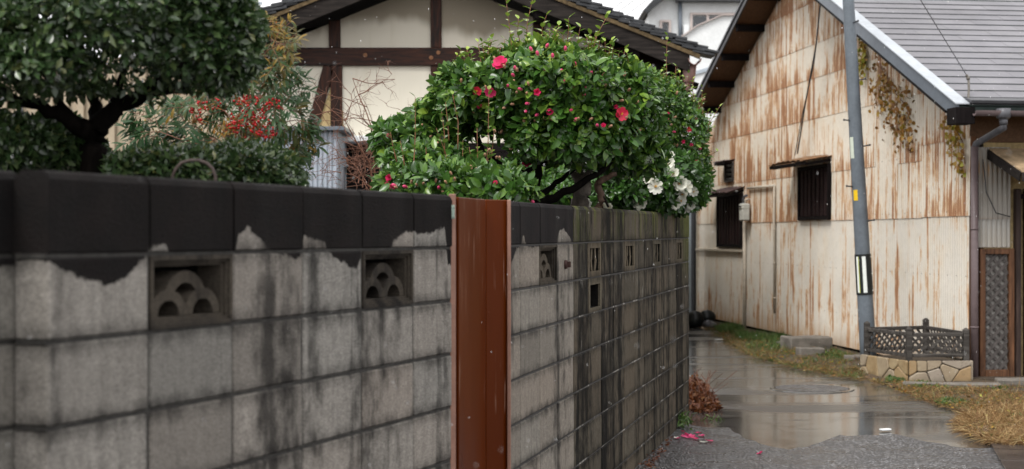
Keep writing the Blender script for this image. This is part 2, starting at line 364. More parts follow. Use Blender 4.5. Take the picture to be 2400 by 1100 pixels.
def leafmat(name, stops, rough=.25, trans=.25, spec=.5, und=None):
    t = NT(name); tone = t.ma('ADD', t.attr('tone'), t.attr('tone', 'OBJECT'), clamp=True)
    c = t.ramp(tone, stops); v = t.pos(); n = t.noise(v, 60, 3, .6)
    c = t.mix(t.rng(n, .3, .7, 0, .3), c, (.012, .02, .006))
    g = t.n('ShaderNodeNewGeometry').outputs['Backfacing']
    c = t.mix(t.ma('MULTIPLY', g, .4), c, und or (.07, .13, .04))
    t.fin(c, rough, spec=spec)
    tr = t.n('ShaderNodeBsdfTranslucent'); t.lk(c, tr.inputs[0]); m = t.n('ShaderNodeMixShader'); m.inputs[0].default_value = trans
    t.lk(t.b.outputs[0], m.inputs[1]); t.lk(tr.outputs[0], m.inputs[2]); t.lk(m.outputs[0], t.out.inputs[0])
    return t.mat
M['camellia'] = leafmat('camellia_leaf', [(0, (.018, .052, .010)), (.35, (.055, .145, .022)), (.65, (.14, .26, .035)), (.85, (.27, .39, .045)), (1, (.38, .48, .06))], .22, .25, .42)
M['holly'] = leafmat('topiary_leaf', [(0, (.010, .026, .009)), (.5, (.045, .085, .030)), (.85, (.12, .17, .065)), (1, (.22, .22, .06))], .22, .15, .5)
M['nandina'] = leafmat('nandina_leaf', [(0, (.025, .07, .025)), (.45, (.05, .10, .035)), (.6, (.12, .10, .03)), (.8, (.30, .18, .02)), (1, (.42, .09, .015))], .35, .25, .25)
M['autumn'] = leafmat('autumn_vine_leaf', [(0, (.10, .04, .01)), (.4, (.30, .13, .02)), (.7, (.42, .25, .03)), (1, (.40, .40, .04))], .5, .3)
M['weed'] = leafmat('weed_leaf', [(0, (.04, .09, .015)), (.6, (.09, .17, .03)), (1, (.18, .26, .05))], .5, .3)
M['dry'] = leafmat('dry_grass_blade', [(0, (.10, .05, .02)), (.4, (.22, .11, .04)), (.75, (.38, .24, .10)), (1, (.50, .38, .18))], .6, .2, .3, (.3, .18, .08))
M['deadred'] = leafmat('dead_red_leaf', [(0, (.06, .018, .008)), (.5, (.16, .04, .012)), (1, (.26, .11, .03))], .4, .15, .4, (.14, .05, .02))
M['bark'] = wood('dark_bark', (.008, .0065, .0055), 'z', .9, .5, None, .05)
M['bark_brown'] = wood('brown_bark', (.07, .042, .028), 'z', .7, .5)
M['bark_grey'] = simple('grey_lichen_bark', (.10, .085, .07), .8, .6, 14, 0, .6, .01)
M['twig'] = simple('reddish_twig', (.17, .075, .045), .6, .3, 20)
M['shootstem'] = simple('shoot_stem', (.20, .085, .04), .5, .3, 20)
def petal(name, a, b):
    t = NT(name); r = t.ma('ADD', t.attr('tone', 'OBJECT'), t.noise(t.pos(), 60, 2)); c = t.mix(t.rng(r, .3, 1.2), a, b)
    t.fin(c, .45); tr = t.n('ShaderNodeBsdfTranslucent'); t.lk(c, tr.inputs[0]); m = t.n('ShaderNodeMixShader'); m.inputs[0].default_value = .25
    t.lk(t.b.outputs[0], m.inputs[1]); t.lk(tr.outputs[0], m.inputs[2]); t.lk(m.outputs[0], t.out.inputs[0]); return t.mat
M['pink'] = petal('pink_petal', (.62, .015, .10), (.80, .06, .22))
M['red'] = petal('red_petal', (.62, .01, .04), (.72, .02, .07))
M['whitepetal'] = petal('white_petal', (.80, .80, .76), (.72, .72, .62))
M['stamen'] = simple('yellow_stamens', (.75, .42, .03), .6)
M['bud_pink'] = simple('pink_bud', (.55, .05, .14), .45, .3, 90)
M['bud_tan'] = simple('tan_bud', (.36, .20, .12), .5, .35, 90)
M['berry'] = simple('red_berry', (.42, .008, .010), .15, .3, 40, 0, 0)
M['yellowberry'] = simple('yellow_green_berry', (.42, .45, .06), .3, .2, 40, 0, 0)
# ------------------------------------------------------------ the ground
def poly_sheet(name, pts, z, mat, kind='structure', sub=0, amp=0):
    bm = bmesh.new(); vs = [bm.verts.new((p[0], p[1], z)) for p in pts]; bm.faces.new(vs)
    bmesh.ops.triangulate(bm, faces=bm.faces[:])
    for _ in range(sub): bmesh.ops.subdivide_edges(bm, edges=[e for e in bm.edges if e.calc_length() > .35], cuts=1)
    if amp:
        for v in bm.verts:
            if not v.is_boundary: v.co.z += amp*(noise.noise(v.co*1.7)+.6)
    me = bpy.data.meshes.new(name); bm.to_mesh(me); bm.free(); me.materials.append(mat)
    if me.polygons and me.polygons[0].normal.z < 0: me.flip_normals()
    return tag(inst(name, me), kind=kind)
t = NT('damp_soil'); v = t.pos(); a = t.noise(v, 3, 4, .6); b = t.noise(v, 30, 4, .7)
M['soil'] = t.fin(t.mix(t.rng(a, .3, .7), (.035, .024, .015), (.075, .052, .03)), .8, b, .8, .02)
poly_sheet('ground', [(-300,-60), (300,-60), (300,300), (-300,300)], -.03, M['soil'])
# old smooth asphalt, worn and wet, with pools standing in its hollows
t = NT('wet_worn_asphalt'); v = t.pos(); a = t.noise(t.sc(v, .35, 1.3, 1), 1.0, 4, .55, .6); b = t.noise(v, 90, 3, .6); d = t.noise(t.sc(v, .8, 3.2, 1), .9, 3, .5)
rip = t.noise(v, 7, 2, .5); ag = t.vor(v, 120)
c = t.mix(t.rng(a, .35, .65), (.046, .045, .043), (.080, .075, .068)); c = t.mix(t.rng(ag, .12, .0, 0, .6), c, (.17, .165, .155)); ed = t.n('ShaderNodeTexVoronoi', feature='DISTANCE_TO_EDGE'); wv = t.n('ShaderNodeVectorMath', operation='ADD'); nz = t.n('ShaderNodeTexNoise'); nz.inputs['Scale'].default_value = 1.6; nz.inputs['Detail'].default_value = 5; t.lk(v, nz.inputs['Vector']); t.lk(v, wv.inputs[0]); t.lk(nz.outputs['Color'], wv.inputs[1]); t.lk(wv.outputs[0], ed.inputs['Vector']); ed.inputs['Scale'].default_value = .33; crk = t.rng(ed.outputs['Distance'], .004, .010, .85, 0); c = t.mix(crk, c, (.006, .006, .006)); c = t.mix(t.rng(d, .5, .62, 0, .5), c, (.03, .028, .027))
pool = t.rng(t.ma('ADD', a, t.ma('MULTIPLY', d, .5)), .60, .76, 0, 1, True)
M['wet'] = t.fin(c, t.rng(pool, 0, 1, .32, .11), t.ma('ADD', t.ma('MULTIPLY', b, t.rng(pool, 0, 1, .6, .02)), t.ma('MULTIPLY', rip, .12)), .2, .006, .8)
poly_sheet('road', [(-3.5,-4), (14,-4), (14,60), (-3.5,60)], 0, M['wet'])
# coarse new asphalt in the foreground, an even edge with the old
t = NT('coarse_wet_asphalt'); v = t.pos(); g = t.vor(v, 48); g2 = t.vor(v, 48, out='Color'); a = t.noise(v, 2.2, 4, .6)
gc = t.xyz(g2)[0]
c = t.mix(t.ma('POWER', gc, 2.0), (.025, .025, .028), (.36, .36, .375)); c = t.mix(t.rng(g, .2, .55, 0, .9), c, (.008, .008, .009)); c = t.mix(t.rng(a, .5, .7, 0, .45), c, (.022, .02, .019))
M['coarse'] = t.fin(c, t.rng(a, .4, .7, .38, .16), t.ma('SUBTRACT', 1.0, g), 1.0, .012, .7)
near = [(1480,1000),(1560,1003),(1615,997),(1660,1003),(1705,1008),(1745,1022),(1762,1038),(1800,1047),(1850,1053),(1895,1050),(1925,1035),(1965,1026),(2030,1020),(2100,1021),(2160,1034),(2230,1046),(2330,1052),(2500,1060)]
pts = [G(x, y+3*math.sin(i*2.7)+rng.uniform(-2,2)) for i, (x, y) in enumerate(near)]
pts = [(-3.4, pts[0].y, 0)] + [(p.x, p.y, 0) for p in pts] + [(8, pts[-1].y, 0), (8, -3.5, 0), (-3.4, -3.5, 0)]
def ragged(pts, n0, n1, amp, step=.06):
    out = []
    for i, p in enumerate(pts):
        q = pts[(i+1) % len(pts)]
        if n0 <= i < n1:
            L = math.hypot(q[0]-p[0], q[1]-p[1]); k = max(1, int(L/step))
            for j in range(k): x = p[0]+(q[0]-p[0])*j/k; y = p[1]+(q[1]-p[1])*j/k; e = amp*(noise.noise(Vector((x*9, y*4, 0)))+.6*noise.noise(Vector((x*31, y*13, 3)))); out.append((x+e*.4, y+e, 0))
        else: out.append(p)
    return out
poly_sheet('asphalt', ragged(pts, 0, len(pts)-4, .07), .005, M['coarse'])
far_ = [(1560,835),(1625,838),(1680,836),(1740,846),(1800,851),(1850,853),(1905,862),(1950,869),(1930,862),(1840,846),(1760,826),(1715,812),(1690,800),(1640,803),(1560,806)]
# grass verge
vp = [(1560,752),(1660,762),(1690,782),(1712,806),(1760,832),(1830,852),(1900,866),(1960,878),(2015,886),(2060,898),(2110,912),(2165,934),(2215,950),(2262,968),(2275,985),(2250,1003),(2275,1022),(2330,1040),(2420,1046),(2600,1062)]
VP = [G(x, y) for x, y in vp]
verge = [(p.x, p.y) for p in VP] + [(16, VP[-1].y), (16, 50), (VP[0].x, 50)]
poly_sheet('verge', verge, .012, M['soil'], sub=4, amp=.03)

# manhole under the shallow pool
mh = empty('manhole_cover', G(1903, 912), 0, 'round dark manhole cover set in the wet asphalt', 'manhole cover')
m = MB(); n = 40; r = .36
m.tube([(0,0,.0), (0,0,.010)], [r, r], n, smooth=False); m.build('cover', M['coarse'], mh)
m = MB(); vs = [(rr*math.cos(2*PI*i/n), rr*math.sin(2*PI*i/n), z) for rr, z in ((r+.01,.001),(r+.01,.008),(r+.05,.008),(r+.06,.001)) for i in range(n)]
m.add(vs, [(k*n+i, k*n+(i+1)%n, (k+1)*n+(i+1)%n, (k+1)*n+i) for k in range(3) for i in range(n)]); m.build('rim', M['wet'], mh)

# drain cover slabs and grate
dr = G(2316, 1037); dl = G(2352, 1100)
gd = empty('drain_cover', (dr.x, dr.y, 0), math.atan2(dl.y-dr.y, dl.x-dr.x), 'dark wet concrete drain lids with a square steel grate beside the straw', 'drain')
# local x runs towards the camera, local y to the right
for i in range(3):
    x0 = i*.56 - .02
    gx = .10 if i == 0 else None
    if i == 0:
        for (cx, cy, dx, dy) in ((.05, .5, .11, 1.0), (.27, .12, .30, .24), (.27, .82, .30, .36), (.48, .5, .11, 1.0)): pass
        m = MB()
        for (xa, xb, ya, yb) in ((0,.12,0,1.1), (.12,.42,0,.24), (.12,.42,.66,1.1), (.42,.54,0,1.1)):
            m.box((x0+(xa+xb)/2, (ya+yb)/2, .012), (xb-xa-.0005, yb-ya-.0005, .03))
        m.build('slab', M['wetconcrete'], gd)
    else: box_part('slab', (x0+.27, .55, .012), (.54, 1.1, .03), M['wetconcrete'], gd, .004)
m = MB()
for k in range(13): m.box((.1+.012+k*.0235, .45, .022), (.006, .41, .012))
for k in range(15): m.box((.25, .255+k*.0285, .0215), (.29, .006, .010))
m.build('grate', M['pole'], gd)
m = MB(); m.box((.25, .45, .003), (.3, .42, .004)); m.build('drain_void', M['black'], gd)

# ------------------------------------------------------------ block walls
BH = .2
def wave_block(bm, w=.39, h=.19, T=.1):
    """screen block with a sunken stepped frame and three overlapping arches; n: 0 camera face, +T back"""
    x0, x1, z0, z1 = -w/2, w/2, -h/2, h/2
    for i, (a, n0) in enumerate(((.0, .0), (.012, .010), (.020, .020))):
        b = a+(.012 if i == 0 else .0085)
        for (xa, xb, za, zb) in ((x0+a, x1-a, z1-b, z1-a), (x0+a, x1-a, z0+a, z0+b), (x0+a, x0+b, z0+b, z1-b), (x1-b, x1-a, z0+b, z1-b)):
            bm.box(((xa+xb)/2, (n0+T)/2, (za+zb)/2), (xb-xa, T-n0, zb-za))
    def arch(cx, cz, ri, ro, sq, n0, n1):
        k = 14
        for i in range(k):
            a0 = PI*i/k; a1 = PI*(i+1)/k
            q = [(cx+rr*math.cos(a), n0, cz+rr*math.sin(a)*sq) for rr, a in ((ri,a0),(ro,a0),(ro,a1),(ri,a1))]
            bm.quadprism(q, (0,1,0), n1-n0)
    arch(-.082, z0+.030, .050, .084, .84, .024, .094); arch(.082, z0+.030, .050, .084, .84, .0245, .0945)
    arch(0, z0+.070, .058, .098, .80, .026, .096)
    bm.box((-.158, .06, z0+.046), (.02, .06, .03)); bm.box((.158, .06, z0+.046), (.02, .06, .03)); bm.box((0, .06, z0+.046), (.03, .068, .03))
def slot_block(bm, w=.39, h=.19, T=.1, flip=False):
    a = .045; b = .030; e = .010
    for (n0, n1, mi) in ((0, e, 0), (e, T, 1)):
        bm.box((0, (n0+n1)/2, h/2-b/2), (w, n1-n0, b), mi=mi); bm.box((0, (n0+n1)/2, -h/2+b/2), (w, n1-n0, b), mi=mi)
        for s in (-1, 1): bm.box((s*(w/2-a/2), (n0+n1)/2, 0), (a, n1-n0, h-2*b), mi=mi)
    H = h/2-b
    for s in (-1, 1):
        for (za, zb, wa, wb, ca, cb) in ((H, .0, .026, .040, .040, .066), (.0, -H, .040, .028, .066, .048)):
            c0 = s*ca*1.15; c1 = s*cb*.9 if not flip else s*cb
            q = [(c0-wa/2, .008, za), (c0+wa/2, .008, za), (c1+wb/2, .008, zb), (c1-wb/2, .008, zb)]
            bm.quadprism(q, (0,1,0), .006); bm.quadprism([(x_, .0141, z_) for x_, _, z_ in q], (0,1,0), T-.024, 1)
def open_block(bm, w=.39, h=.19, T=.1):
    e = .012; zc = -.006
    for (n0, n1, mi) in ((0, e, 0), (e, T, 1)):
        nc = (n0+n1)/2; bm.box((0, nc, h/2-.018), (w, n1-n0, .036), mi=mi); bm.box((0, nc, -h/2+.012), (w, n1-n0, .024), mi=mi)
        for s in (-1, 1): bm.box((s*(w/2-.024), nc, zc), (.048, n1-n0, h-.06), mi=mi)
    bm.box((0, T-.006, zc), (w-.096, .01, h-.06), mi=1)
_bc = {}
def block_mesh(w, h, mat, bev=.005, top=0):
    k = (round(w,3), round(h,3), mat.name, top)
    if k not in _bc:
        m = MB(); T = .1
        if top:
            e = .022
            q = [(-w/2, .004, -h/2), (-w/2, 0, -h/2+.004), (-w/2, 0, h/2-e), (-w/2, e*.35, h/2-e*.35), (-w/2, e, h/2-.001), (-w/2, T-e, h/2), (-w/2, T, h/2-e), (-w/2, T, -h/2)]
            m.quadprism(q, (1,0,0), w)
        else: m.cbox((0, T/2, 0), (w, T, h), bev)
        _bc[k] = m.mesh('block', mat)
    return _bc[k]
def build_wall(root, edges, mats, specials, mortar, u_off=0, n_off=0, jit=.0022, ztop=1.7, rows=9, jw=.010):
    """edges: list of u; mats: function(col)->material; specials {(col,row): kind}"""
    mo = MB(); 
    for r in range(rows):
        z1 = ztop - r*BH; z0 = z1-BH; zc = (z0+z1)/2 - (0 if r else -.003)
        mo.box(((edges[0]+edges[-1])/2, n_off+.05, z0+.0), (edges[-1]-edges[0]-.004, .089, jw))
        for c in range(len(edges)-1):
            w = edges[c+1]-edges[c]-jw; uc = (edges[c]+edges[c+1])/2; mt = mats(c)
            kind = specials.get((c, r)); loc = (uc, n_off+rng.uniform(-jit, jit), (z0+z1)/2)
            if kind:
                m = MB(); {'wave': wave_block, 'slot': slot_block, 'open': open_block}[kind](m, w, BH-jw)
                if kind != 'open': m.box((0, .0985, 0), (w-.02, .003, BH-jw-.02), mi=2)  # black back plate stands in for the dark depth of the hollow
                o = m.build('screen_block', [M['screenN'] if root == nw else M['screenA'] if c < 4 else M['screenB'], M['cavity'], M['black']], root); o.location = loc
            else:
                hh = BH-jw if r else BH-jw/2; zz = (z0+z1)/2 if r else z0+jw/2+hh/2
                inst('block', block_mesh(w, hh, mt, top=(r == 0)), root, (loc[0], loc[1], zz), (0, rng.uniform(-.002,.002), rng.uniform(-.003,.003)))
            if c: 
                mo.box((edges[c], n_off+.05, (z0+z1)/2 - (0 if r else .012)), (jw, .0886, BH-jw-(0 if r else .024)))
    mo.build('mortar', mortar, root)
# near wall
M['cavity'] = simple('dark_cavity', (.012, .011, .010), .95, .3, 30, 0, .2, .004, .05)  # soiled inner faces, coloured near black so the openings read dark
NW = Frame(-1.069, 3.437, .3598, .9330)
nw = empty('block_wall', (NW.o[0], NW.o[1], 0), NW.a, 'blurred near stretch of grey block wall with a black coated top and two scallop screen blocks, left of the red gate', 'block wall')
bd = [(111,606),(131,624),(177,645),(210,662),(262,666),(288,655),(340,606),(350,588),(367,576),(390,570),(394,593),(406,601),(550,600),(557,553),(580,529),(606,557),(625,583),(694,606),(708,597),(712,553),(740,563),(763,563),(767,584),(786,603),(838,635),(846,603),(917,586),(923,563),(953,544),(1002,549),(1041,532),(1050,622)]
st = []
for x, y in bd:
    u, z = NW.hit(x, y); st.append((u/2.4, z-1.5))
M['blockN'] = block_mat('grey_block_near', nw, (.38, .36, .325), (.0105, .0095, .0095), st, .10, cw=2.4, grime=.8, colvar=.22)
M['screenN'] = block_mat('grey_screen_block', nw, (.12, .105, .085), (.010, .0092, .0095), None, .16, cw=2.4, grime=.8)
edg = [0, .4, .8, 1.2, 1.6, 2.0, 2.345]
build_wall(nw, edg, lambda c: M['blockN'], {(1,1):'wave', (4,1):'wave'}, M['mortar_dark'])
lw = empty('block_wall', (NW.o[0], NW.o[1], 0), NW.a, 'sliver of block wall at the left frame edge, set back behind the near wall', 'block wall')
stl = [(0, -.02), (.1, -.03), (.14, .05), (.3, .0), (.5, -.06), (.8, .03), (1, 0)]
M['blockL'] = block_mat('grey_block_left', lw, (.28, .265, .235), (.010, .0092, .0095), stl, .06, cw=-2.4, grime=.7)
build_wall(lw, [-2.4, -2.0, -1.6, -1.2, -.8, -.4, .03], lambda c: M['blockL'], {}, M['mortar_dark'], n_off=.101)
# far wall
FW = Frame(-.0094, 6.58, .2425, .9701)
fw = empty('block_wall', (FW.o[0], FW.o[1], 0), FW.a, 'far stretch of dark stained block wall with slotted screen blocks, beyond the red gate', 'block wall')
fw.rotation_euler = (0, -.0035, FW.a)
bd = [(1195,630),(1205,604),(1213,582),(1222,578),(1227,545),(1232,574),(1240,580),(1305,581),(1311,545),(1322,538),(1338,560),(1345,577),(1347.5,480),(1500,440)]
st = []
for x, y in bd:
    u, z = FW.hit(x, y); st.append((u/6.2, min(.24, z-1.5)))
M['blockA'] = block_mat('grey_block_far_first', fw, (.36, .33, .285), (.016, .015, .016), st, .10, cw=6.2, grime=.8, colvar=.1)
M['mortar_limed'] = mort(fw); M['screenB'] = block_mat('tan_screen_block', fw, (.19, .165, .12), (.01, .01, .01), None, .06, cw=6.2, grime=.6); M['screenA'] = block_mat('grey_screen_block_far', fw, (.13, .11, .085), (.01, .01, .01), None, .12, cw=6.2, grime=.8)
M['blockB'] = block_mat('black_stained_block', fw, (.15, .13, .10), (.004, .004, .004), None, .21, moss=.75, efflo=1.0, cw=6.2, grime=.97, colvar=.24)
edg = [0, .195, .595, .995, 1.395] + [1.395+.4*i for i in range(1, 13)]
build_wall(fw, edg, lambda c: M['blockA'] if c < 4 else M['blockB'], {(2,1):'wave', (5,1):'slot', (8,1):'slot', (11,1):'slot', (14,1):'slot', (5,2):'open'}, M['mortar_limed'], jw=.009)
# rusty iron plug in the wall
m = MB(); m.tube([(0,.004,0),(0,-.012,0)], [.026,.022], 12); m.box((0,-.02,0), (.008,.02,.03)); u, z = FW.hit(1325, 622)
o = m.build('iron_plug', simple('rusty_plug', (.05, .025, .02), .7, .4, 60), fw); o.location = (u, 0, z)

# ------------------------------------------------------------ red-brown gate
gt = empty('metal_gate', (-.13, 6.3, 0), 0, 'red-brown painted metal gate of two leaves between the two block walls', 'gate')
def leaf_panel(a, b, t, name, mat, z1=1.70, z0=.03):
    a = Vector(a); b = Vector(b); off = Vector((-.13, 6.3)); a = a-off; b = b-off; c = (a+b)/2; d = b-a
    m = MB(); m.cbox((0, 0, 0), (d.length, t, z1-z0), .003); o = m.build(name, mat, gt)
    o.location = (c.x, c.y, (z0+z1)/2); o.rotation_euler = (0, 0, math.atan2(d.y, d.x)); return o
p0 = P(1052.5, 0, 5.62); p1 = P(1067, 0, 5.64); p2 = P(1067, 0, 5.98); p3 = P(1130, 0, 6.38); p4 = P(1134.5, 0, 6.42); p5 = P(1188, 0, 6.50); p6 = P(1198, 0, 6.50)
leaf_panel(p0.xy+Vector((0,.006)), p1.xy+Vector((0,.0)), .014, 'jamb', M['jamb'], 1.703)
leaf_panel(p1.xy+Vector((-.004,.01)), p2.xy+Vector((-.004,0)), .012, 'jamb_return', M['gate'], 1.701)
lf = leaf_panel(p2.xy, p3.xy, .03, 'gate_leaf', M['gate'])
lf2 = leaf_panel(p4.xy, p5.xy, .03, 'gate_leaf', M['gate'])
leaf_panel(p5.xy+Vector((.001,-.01)), p6.xy+Vector((-.001,-.01)), .05, 'jamb', M['jamb'])
leaf_panel(p3.xy+Vector((-.02,.05)), p4.xy+Vector((.02,.05)), .02, 'seam_strip', M['black'], 1.68)  # black strip added behind the leaf gap so the seam reads dark
m = MB(); m.cbox((0,0,0), (.0125,.004,.052), .0015); m.tube([(0,-.003,.018),(0,-.006,.018)], .003, 8); m.tube([(0,-.003,-.018),(0,-.006,-.018)], .003, 8)
q = P(1062, 497, 5.60); o = m.build('latch_plate', M['bluehinge'], gt); o.location = (q.x+.13, q.y-6.3+.002, q.z)
# ------------------------------------------------------------ rusty corrugated barn
BA = Frame(4.914, 16.0, -.1256, .9921)
barn = empty('corrugated_barn', (BA.o[0], BA.o[1], 0), BA.a, 'tall gabled shed clad in cream corrugated iron streaked with rust, grey shingle roof', 'barn')
OV = .5
# roof outer rake edges, read at the overhang plane
ra = BA.hit(1960, 12, OV); rb = BA.hit(2240, 246, OV); la = BA.hit(1743, 0, OV); lb = BA.hit(1625, 240, OV)
sr = (ra[1]-rb[1])/(ra[0]-rb[0]); sl = (la[1]-lb[1])/(la[0]-lb[0])
ua = ((rb[1]-sr*rb[0]) - (la[1]-sl*la[0]))/(sl-sr); za = rb[1]+sr*(ua-rb[0])
print('BARN', ra, rb, la, lb, sr, sl, ua, za)
def roofz(u): return za+sr*(u-ua) if u < ua else za+sl*(u-ua)
ULEFT = BA.hit(1637, 600)[0]; print('ULEFT', ULEFT, roofz(ULEFT), roofz(0))
RT = .10                                         # roof thickness under the outer edge line
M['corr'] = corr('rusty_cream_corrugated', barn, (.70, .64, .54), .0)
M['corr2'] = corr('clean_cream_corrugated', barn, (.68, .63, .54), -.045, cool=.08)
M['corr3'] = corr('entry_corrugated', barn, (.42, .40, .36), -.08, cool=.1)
def sheet(u0, u1, z0, z1, mat, parent, pitch=.060, amp=.011, nb=.012, nt=.004, clip=None, n_=8, flip=False, along='u', name='corrugated_sheet'):
    k = max(2, int(round((u1-u0)/pitch*n_))); vs = []; uv = []
    us = [u0+(u1-u0)*i/k for i in range(k+1)]
    rows = 3
    for u in us:
        zt = min(z1, clip(u)) if clip else z1
        for r in range(rows+1):
            z = z0+(max(zt, z0+.001)-z0)*r/rows; f = (z-z0)/(z1-z0)
            n = nb+(nt-nb)*f + amp*math.cos(2*PI*u/pitch)
            vs.append((u, n, z) if along == 'u' else (-n, -u, z)); uv.append((u, f))
    fs = []
    for i in range(k):
        ct = min(z1, clip(us[i])) if clip else z1; ct2 = min(z1, clip(us[i+1])) if clip else z1
        if ct < z0 and ct2 < z0: continue
        for r in range(rows):
            a = i*(rows+1)+r; fs.append((a, a+rows+1, a+rows+2, a+1)[::-1] if not flip else (a, a+rows+1, a+rows+2, a+1))
    if not fs: return None
    me = bpy.data.meshes.new(name); me.from_pydata(vs, [], fs); me.materials.append(mat)
    L = me.uv_layers.new(name='UVMap'); idx = np.empty(len(me.loops), dtype=np.int32); me.loops.foreach_get('vertex_index', idx)
    L.data.foreach_set('uv', np.array(uv, dtype=np.float32)[idx].ravel()); me.polygons.foreach_set('use_smooth', [True]*len(fs)); me.update()
    return inst(name, me, parent)
# window openings (u0,u1,z0,z1) read from the picture onto the wall plane
def rect(x0, x1, ym, y0, y1):
    a = BA.hit(x0, ym); b = BA.hit(x1, ym); xm = (x0+x1)/2
    return (min(a[0], b[0]), max(a[0], b[0]), BA.hit(xm, y1)[1], BA.hit(xm, y0)[1])
W1 = rect(1880, 1950, 450, 392, 512); W2 = rect(1688, 1744, 520, 460, 577); W3 = rect(1705, 1723, 400, 383, 425)
print('W', W1, W2, W3)
HOLES = [W1, W2, W3]
CLIP = lambda u: roofz(u)-RT-.02
def clad(u0, u1, z0, z1, mat, nb, nt):
    """one sheet, cut round the openings it meets"""
    pieces = [(u0, u1, z0, z1)]
    for (a, b, c, d) in HOLES:
        out = []
        for (p, q, r, s) in pieces:
            if b <= p or a >= q or d <= r or c >= s: out.append((p, q, r, s)); continue
            if a > p: out.append((p, a, r, s))
            if b < q: out.append((b, q, r, s))
            x0, x1 = max(a, p), min(b, q)
            if c > r: out.append((x0, x1, r, c))
            if d < s: out.append((x0, x1, d, s))
        pieces = out
    for (p, q, r, s) in pieces:
        if q-p < .02 or s-r < .02: continue
        f0 = (r-z0)/(z1-z0); f1 = (s-z0)/(z1-z0)
        o = sheet(p, q, r, s, mat, barn, nb=nb+(nt-nb)*f0, nt=nb+(nt-nb)*f1, clip=CLIP)
        if o is not None:                            # keep the lap coordinate of the whole sheet
            L = o.data.uv_layers[0]; n = len(L.data); a = np.empty(n*2, dtype=np.float32); L.data.foreach_get('uv', a); a = a.reshape(-1, 2); a[:, 1] = f0+(f1-f0)*a[:, 1]; L.data.foreach_set('uv', a.ravel())
useam = BA.hit(1884, 600)[0]; upipe = BA.hit(1815, 600)[0]; um = BA.hit(1743, 600)[0]
cols = [0, .62, 1.3, 2.0, 2.72, 3.42, 4.1, 4.75]; cols = [c for c in cols if c < useam-.3]+[useam, (useam+upipe)/2, upipe, (upipe+um)/2, um, (um+ULEFT)/2, ULEFT]
for i in range(len(cols)-1):
    a, b = cols[i], cols[i+1]; g = .012 if (b == useam) else 0
    right = a < useam-.1
    low = 1.78 if i < len(cols)-4 else 1.76
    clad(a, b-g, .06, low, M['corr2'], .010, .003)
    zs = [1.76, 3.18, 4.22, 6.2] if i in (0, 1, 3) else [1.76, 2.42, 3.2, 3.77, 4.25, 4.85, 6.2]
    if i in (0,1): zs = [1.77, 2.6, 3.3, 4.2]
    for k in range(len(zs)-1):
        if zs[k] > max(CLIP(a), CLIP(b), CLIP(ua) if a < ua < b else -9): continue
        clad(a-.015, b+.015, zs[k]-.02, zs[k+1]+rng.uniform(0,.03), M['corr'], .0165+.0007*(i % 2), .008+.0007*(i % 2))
# nail heads along the laps
m = MB(); nv = [(0,0,1),(1,0,0),(0,0,-1),(-1,0,0)]
for zl in (.5, 1.1, 1.74, 1.80, 2.45, 3.22, 3.79, 4.27, 4.87):
    u = .06
    while u < ULEFT:
        if zl < CLIP(u)-.05 and not any(a-.05 < u < b+.05 and c-.05 < zl < d+.05 for a, b, c, d in HOLES):
            uu = round(u/.06)*.06; n_ = .036 if zl > 1.75 else .026; r_ = .008
            m.add([(uu+x*r_, n_, zl+z*r_+rng.uniform(-.001,.001)) for x, _, z in nv]+[(uu, n_+.005, zl)], [(0,1,4),(1,2,4),(2,3,4),(3,0,4)])
        u += .24
tag(m.build('nail_heads', simple('rusty_nail', (.06,.035,.025), .7, .3, 60), barn), kind='stuff')
# backing wall behind the cladding
m = MB(); q = [(0,0,.02), (ULEFT,0,.02), (ULEFT,0,roofz(ULEFT)-RT-.05), (ua,0,za-RT-.05), (0,0,roofz(0)-RT-.05)]
# built as strips round the openings so that they stay open
def prism(u0, u1, z0, z1f):
    m.quadprism([(u0,-.02,z0), (u1,-.02,z0), (u1,-.02,z1f(u1)), (u0,-.02,z1f(u0))], (0,-1,0), .10)
lim = lambda u: roofz(u)-RT-.03
cuts = sorted([0, ua, ULEFT]+[q for h in HOLES for q in h[:2]])
for a, b in zip(cuts, cuts[1:]):
    if b-a < .005: continue
    mid = (a+b)/2; hs_ = sorted([h for h in HOLES if h[0]-1e-4 <= mid <= h[1]+1e-4], key=lambda h: h[2]); z = .02
    for h in hs_: prism(a, b, z, lambda u, t=h[2]: t); z = h[3]
    prism(a, b, z, lim)
m.build('wall_board', M['blackwood'], barn)
# eaves-side wall (behind the entry) and the far side
m = MB(); m.box((-.0+.06, -5.0, 1.3), (.1, 9.7, 2.55)); m.box((ULEFT-.06, -5.0, 1.6), (.1, 9.7, 3.1)); m.box((ULEFT/2, -9.9, 1.6), (ULEFT, .1, 3.1)); m.build('side_wall', M['mudwall'], barn)
# roof: two slabs with purlins, ply soffit, fascia, shingles
E0 = rb[0]-.02; E1 = lb[0]+.25                     # eave ends
def slab(u0, u1, n0, n1, t0, t1, name, mat, parent=barn, nseg=1):
    m = MB(); z = lambda u: roofz(u if abs(u-ua) > 1e-6 else ua)
    m.add([(u0,n0,z(u0)-t0),(u1,n0,z(u1)-t0),(u1,n1,z(u1)-t0),(u0,n1,z(u0)-t0),(u0,n0,z(u0)-t1),(u1,n0,z(u1)-t1),(u1,n1,z(u1)-t1),(u0,n1,z(u0)-t1)],
          [(0,1,2,3),(7,6,5,4),(0,4,5,1),(1,5,6,2),(2,6,7,3),(3,7,4,0)])
    return m.build(name, mat, parent)
rfr = slab(E0, ua, OV-.03, -9.9, .012, .06, 'roof', M['shingle_edge']); rfl = slab(ua+.001, E1, OV-.03, -9.9, .0, .05, 'roof', M['tile'])
slab(ua+.002, E1, OV-.032, -.0, .055, .075, 'soffit_board', M['soffit']); slab(E0, ua, OV-.032, -.0, .062, .082, 'soffit_board', M['soffit'])
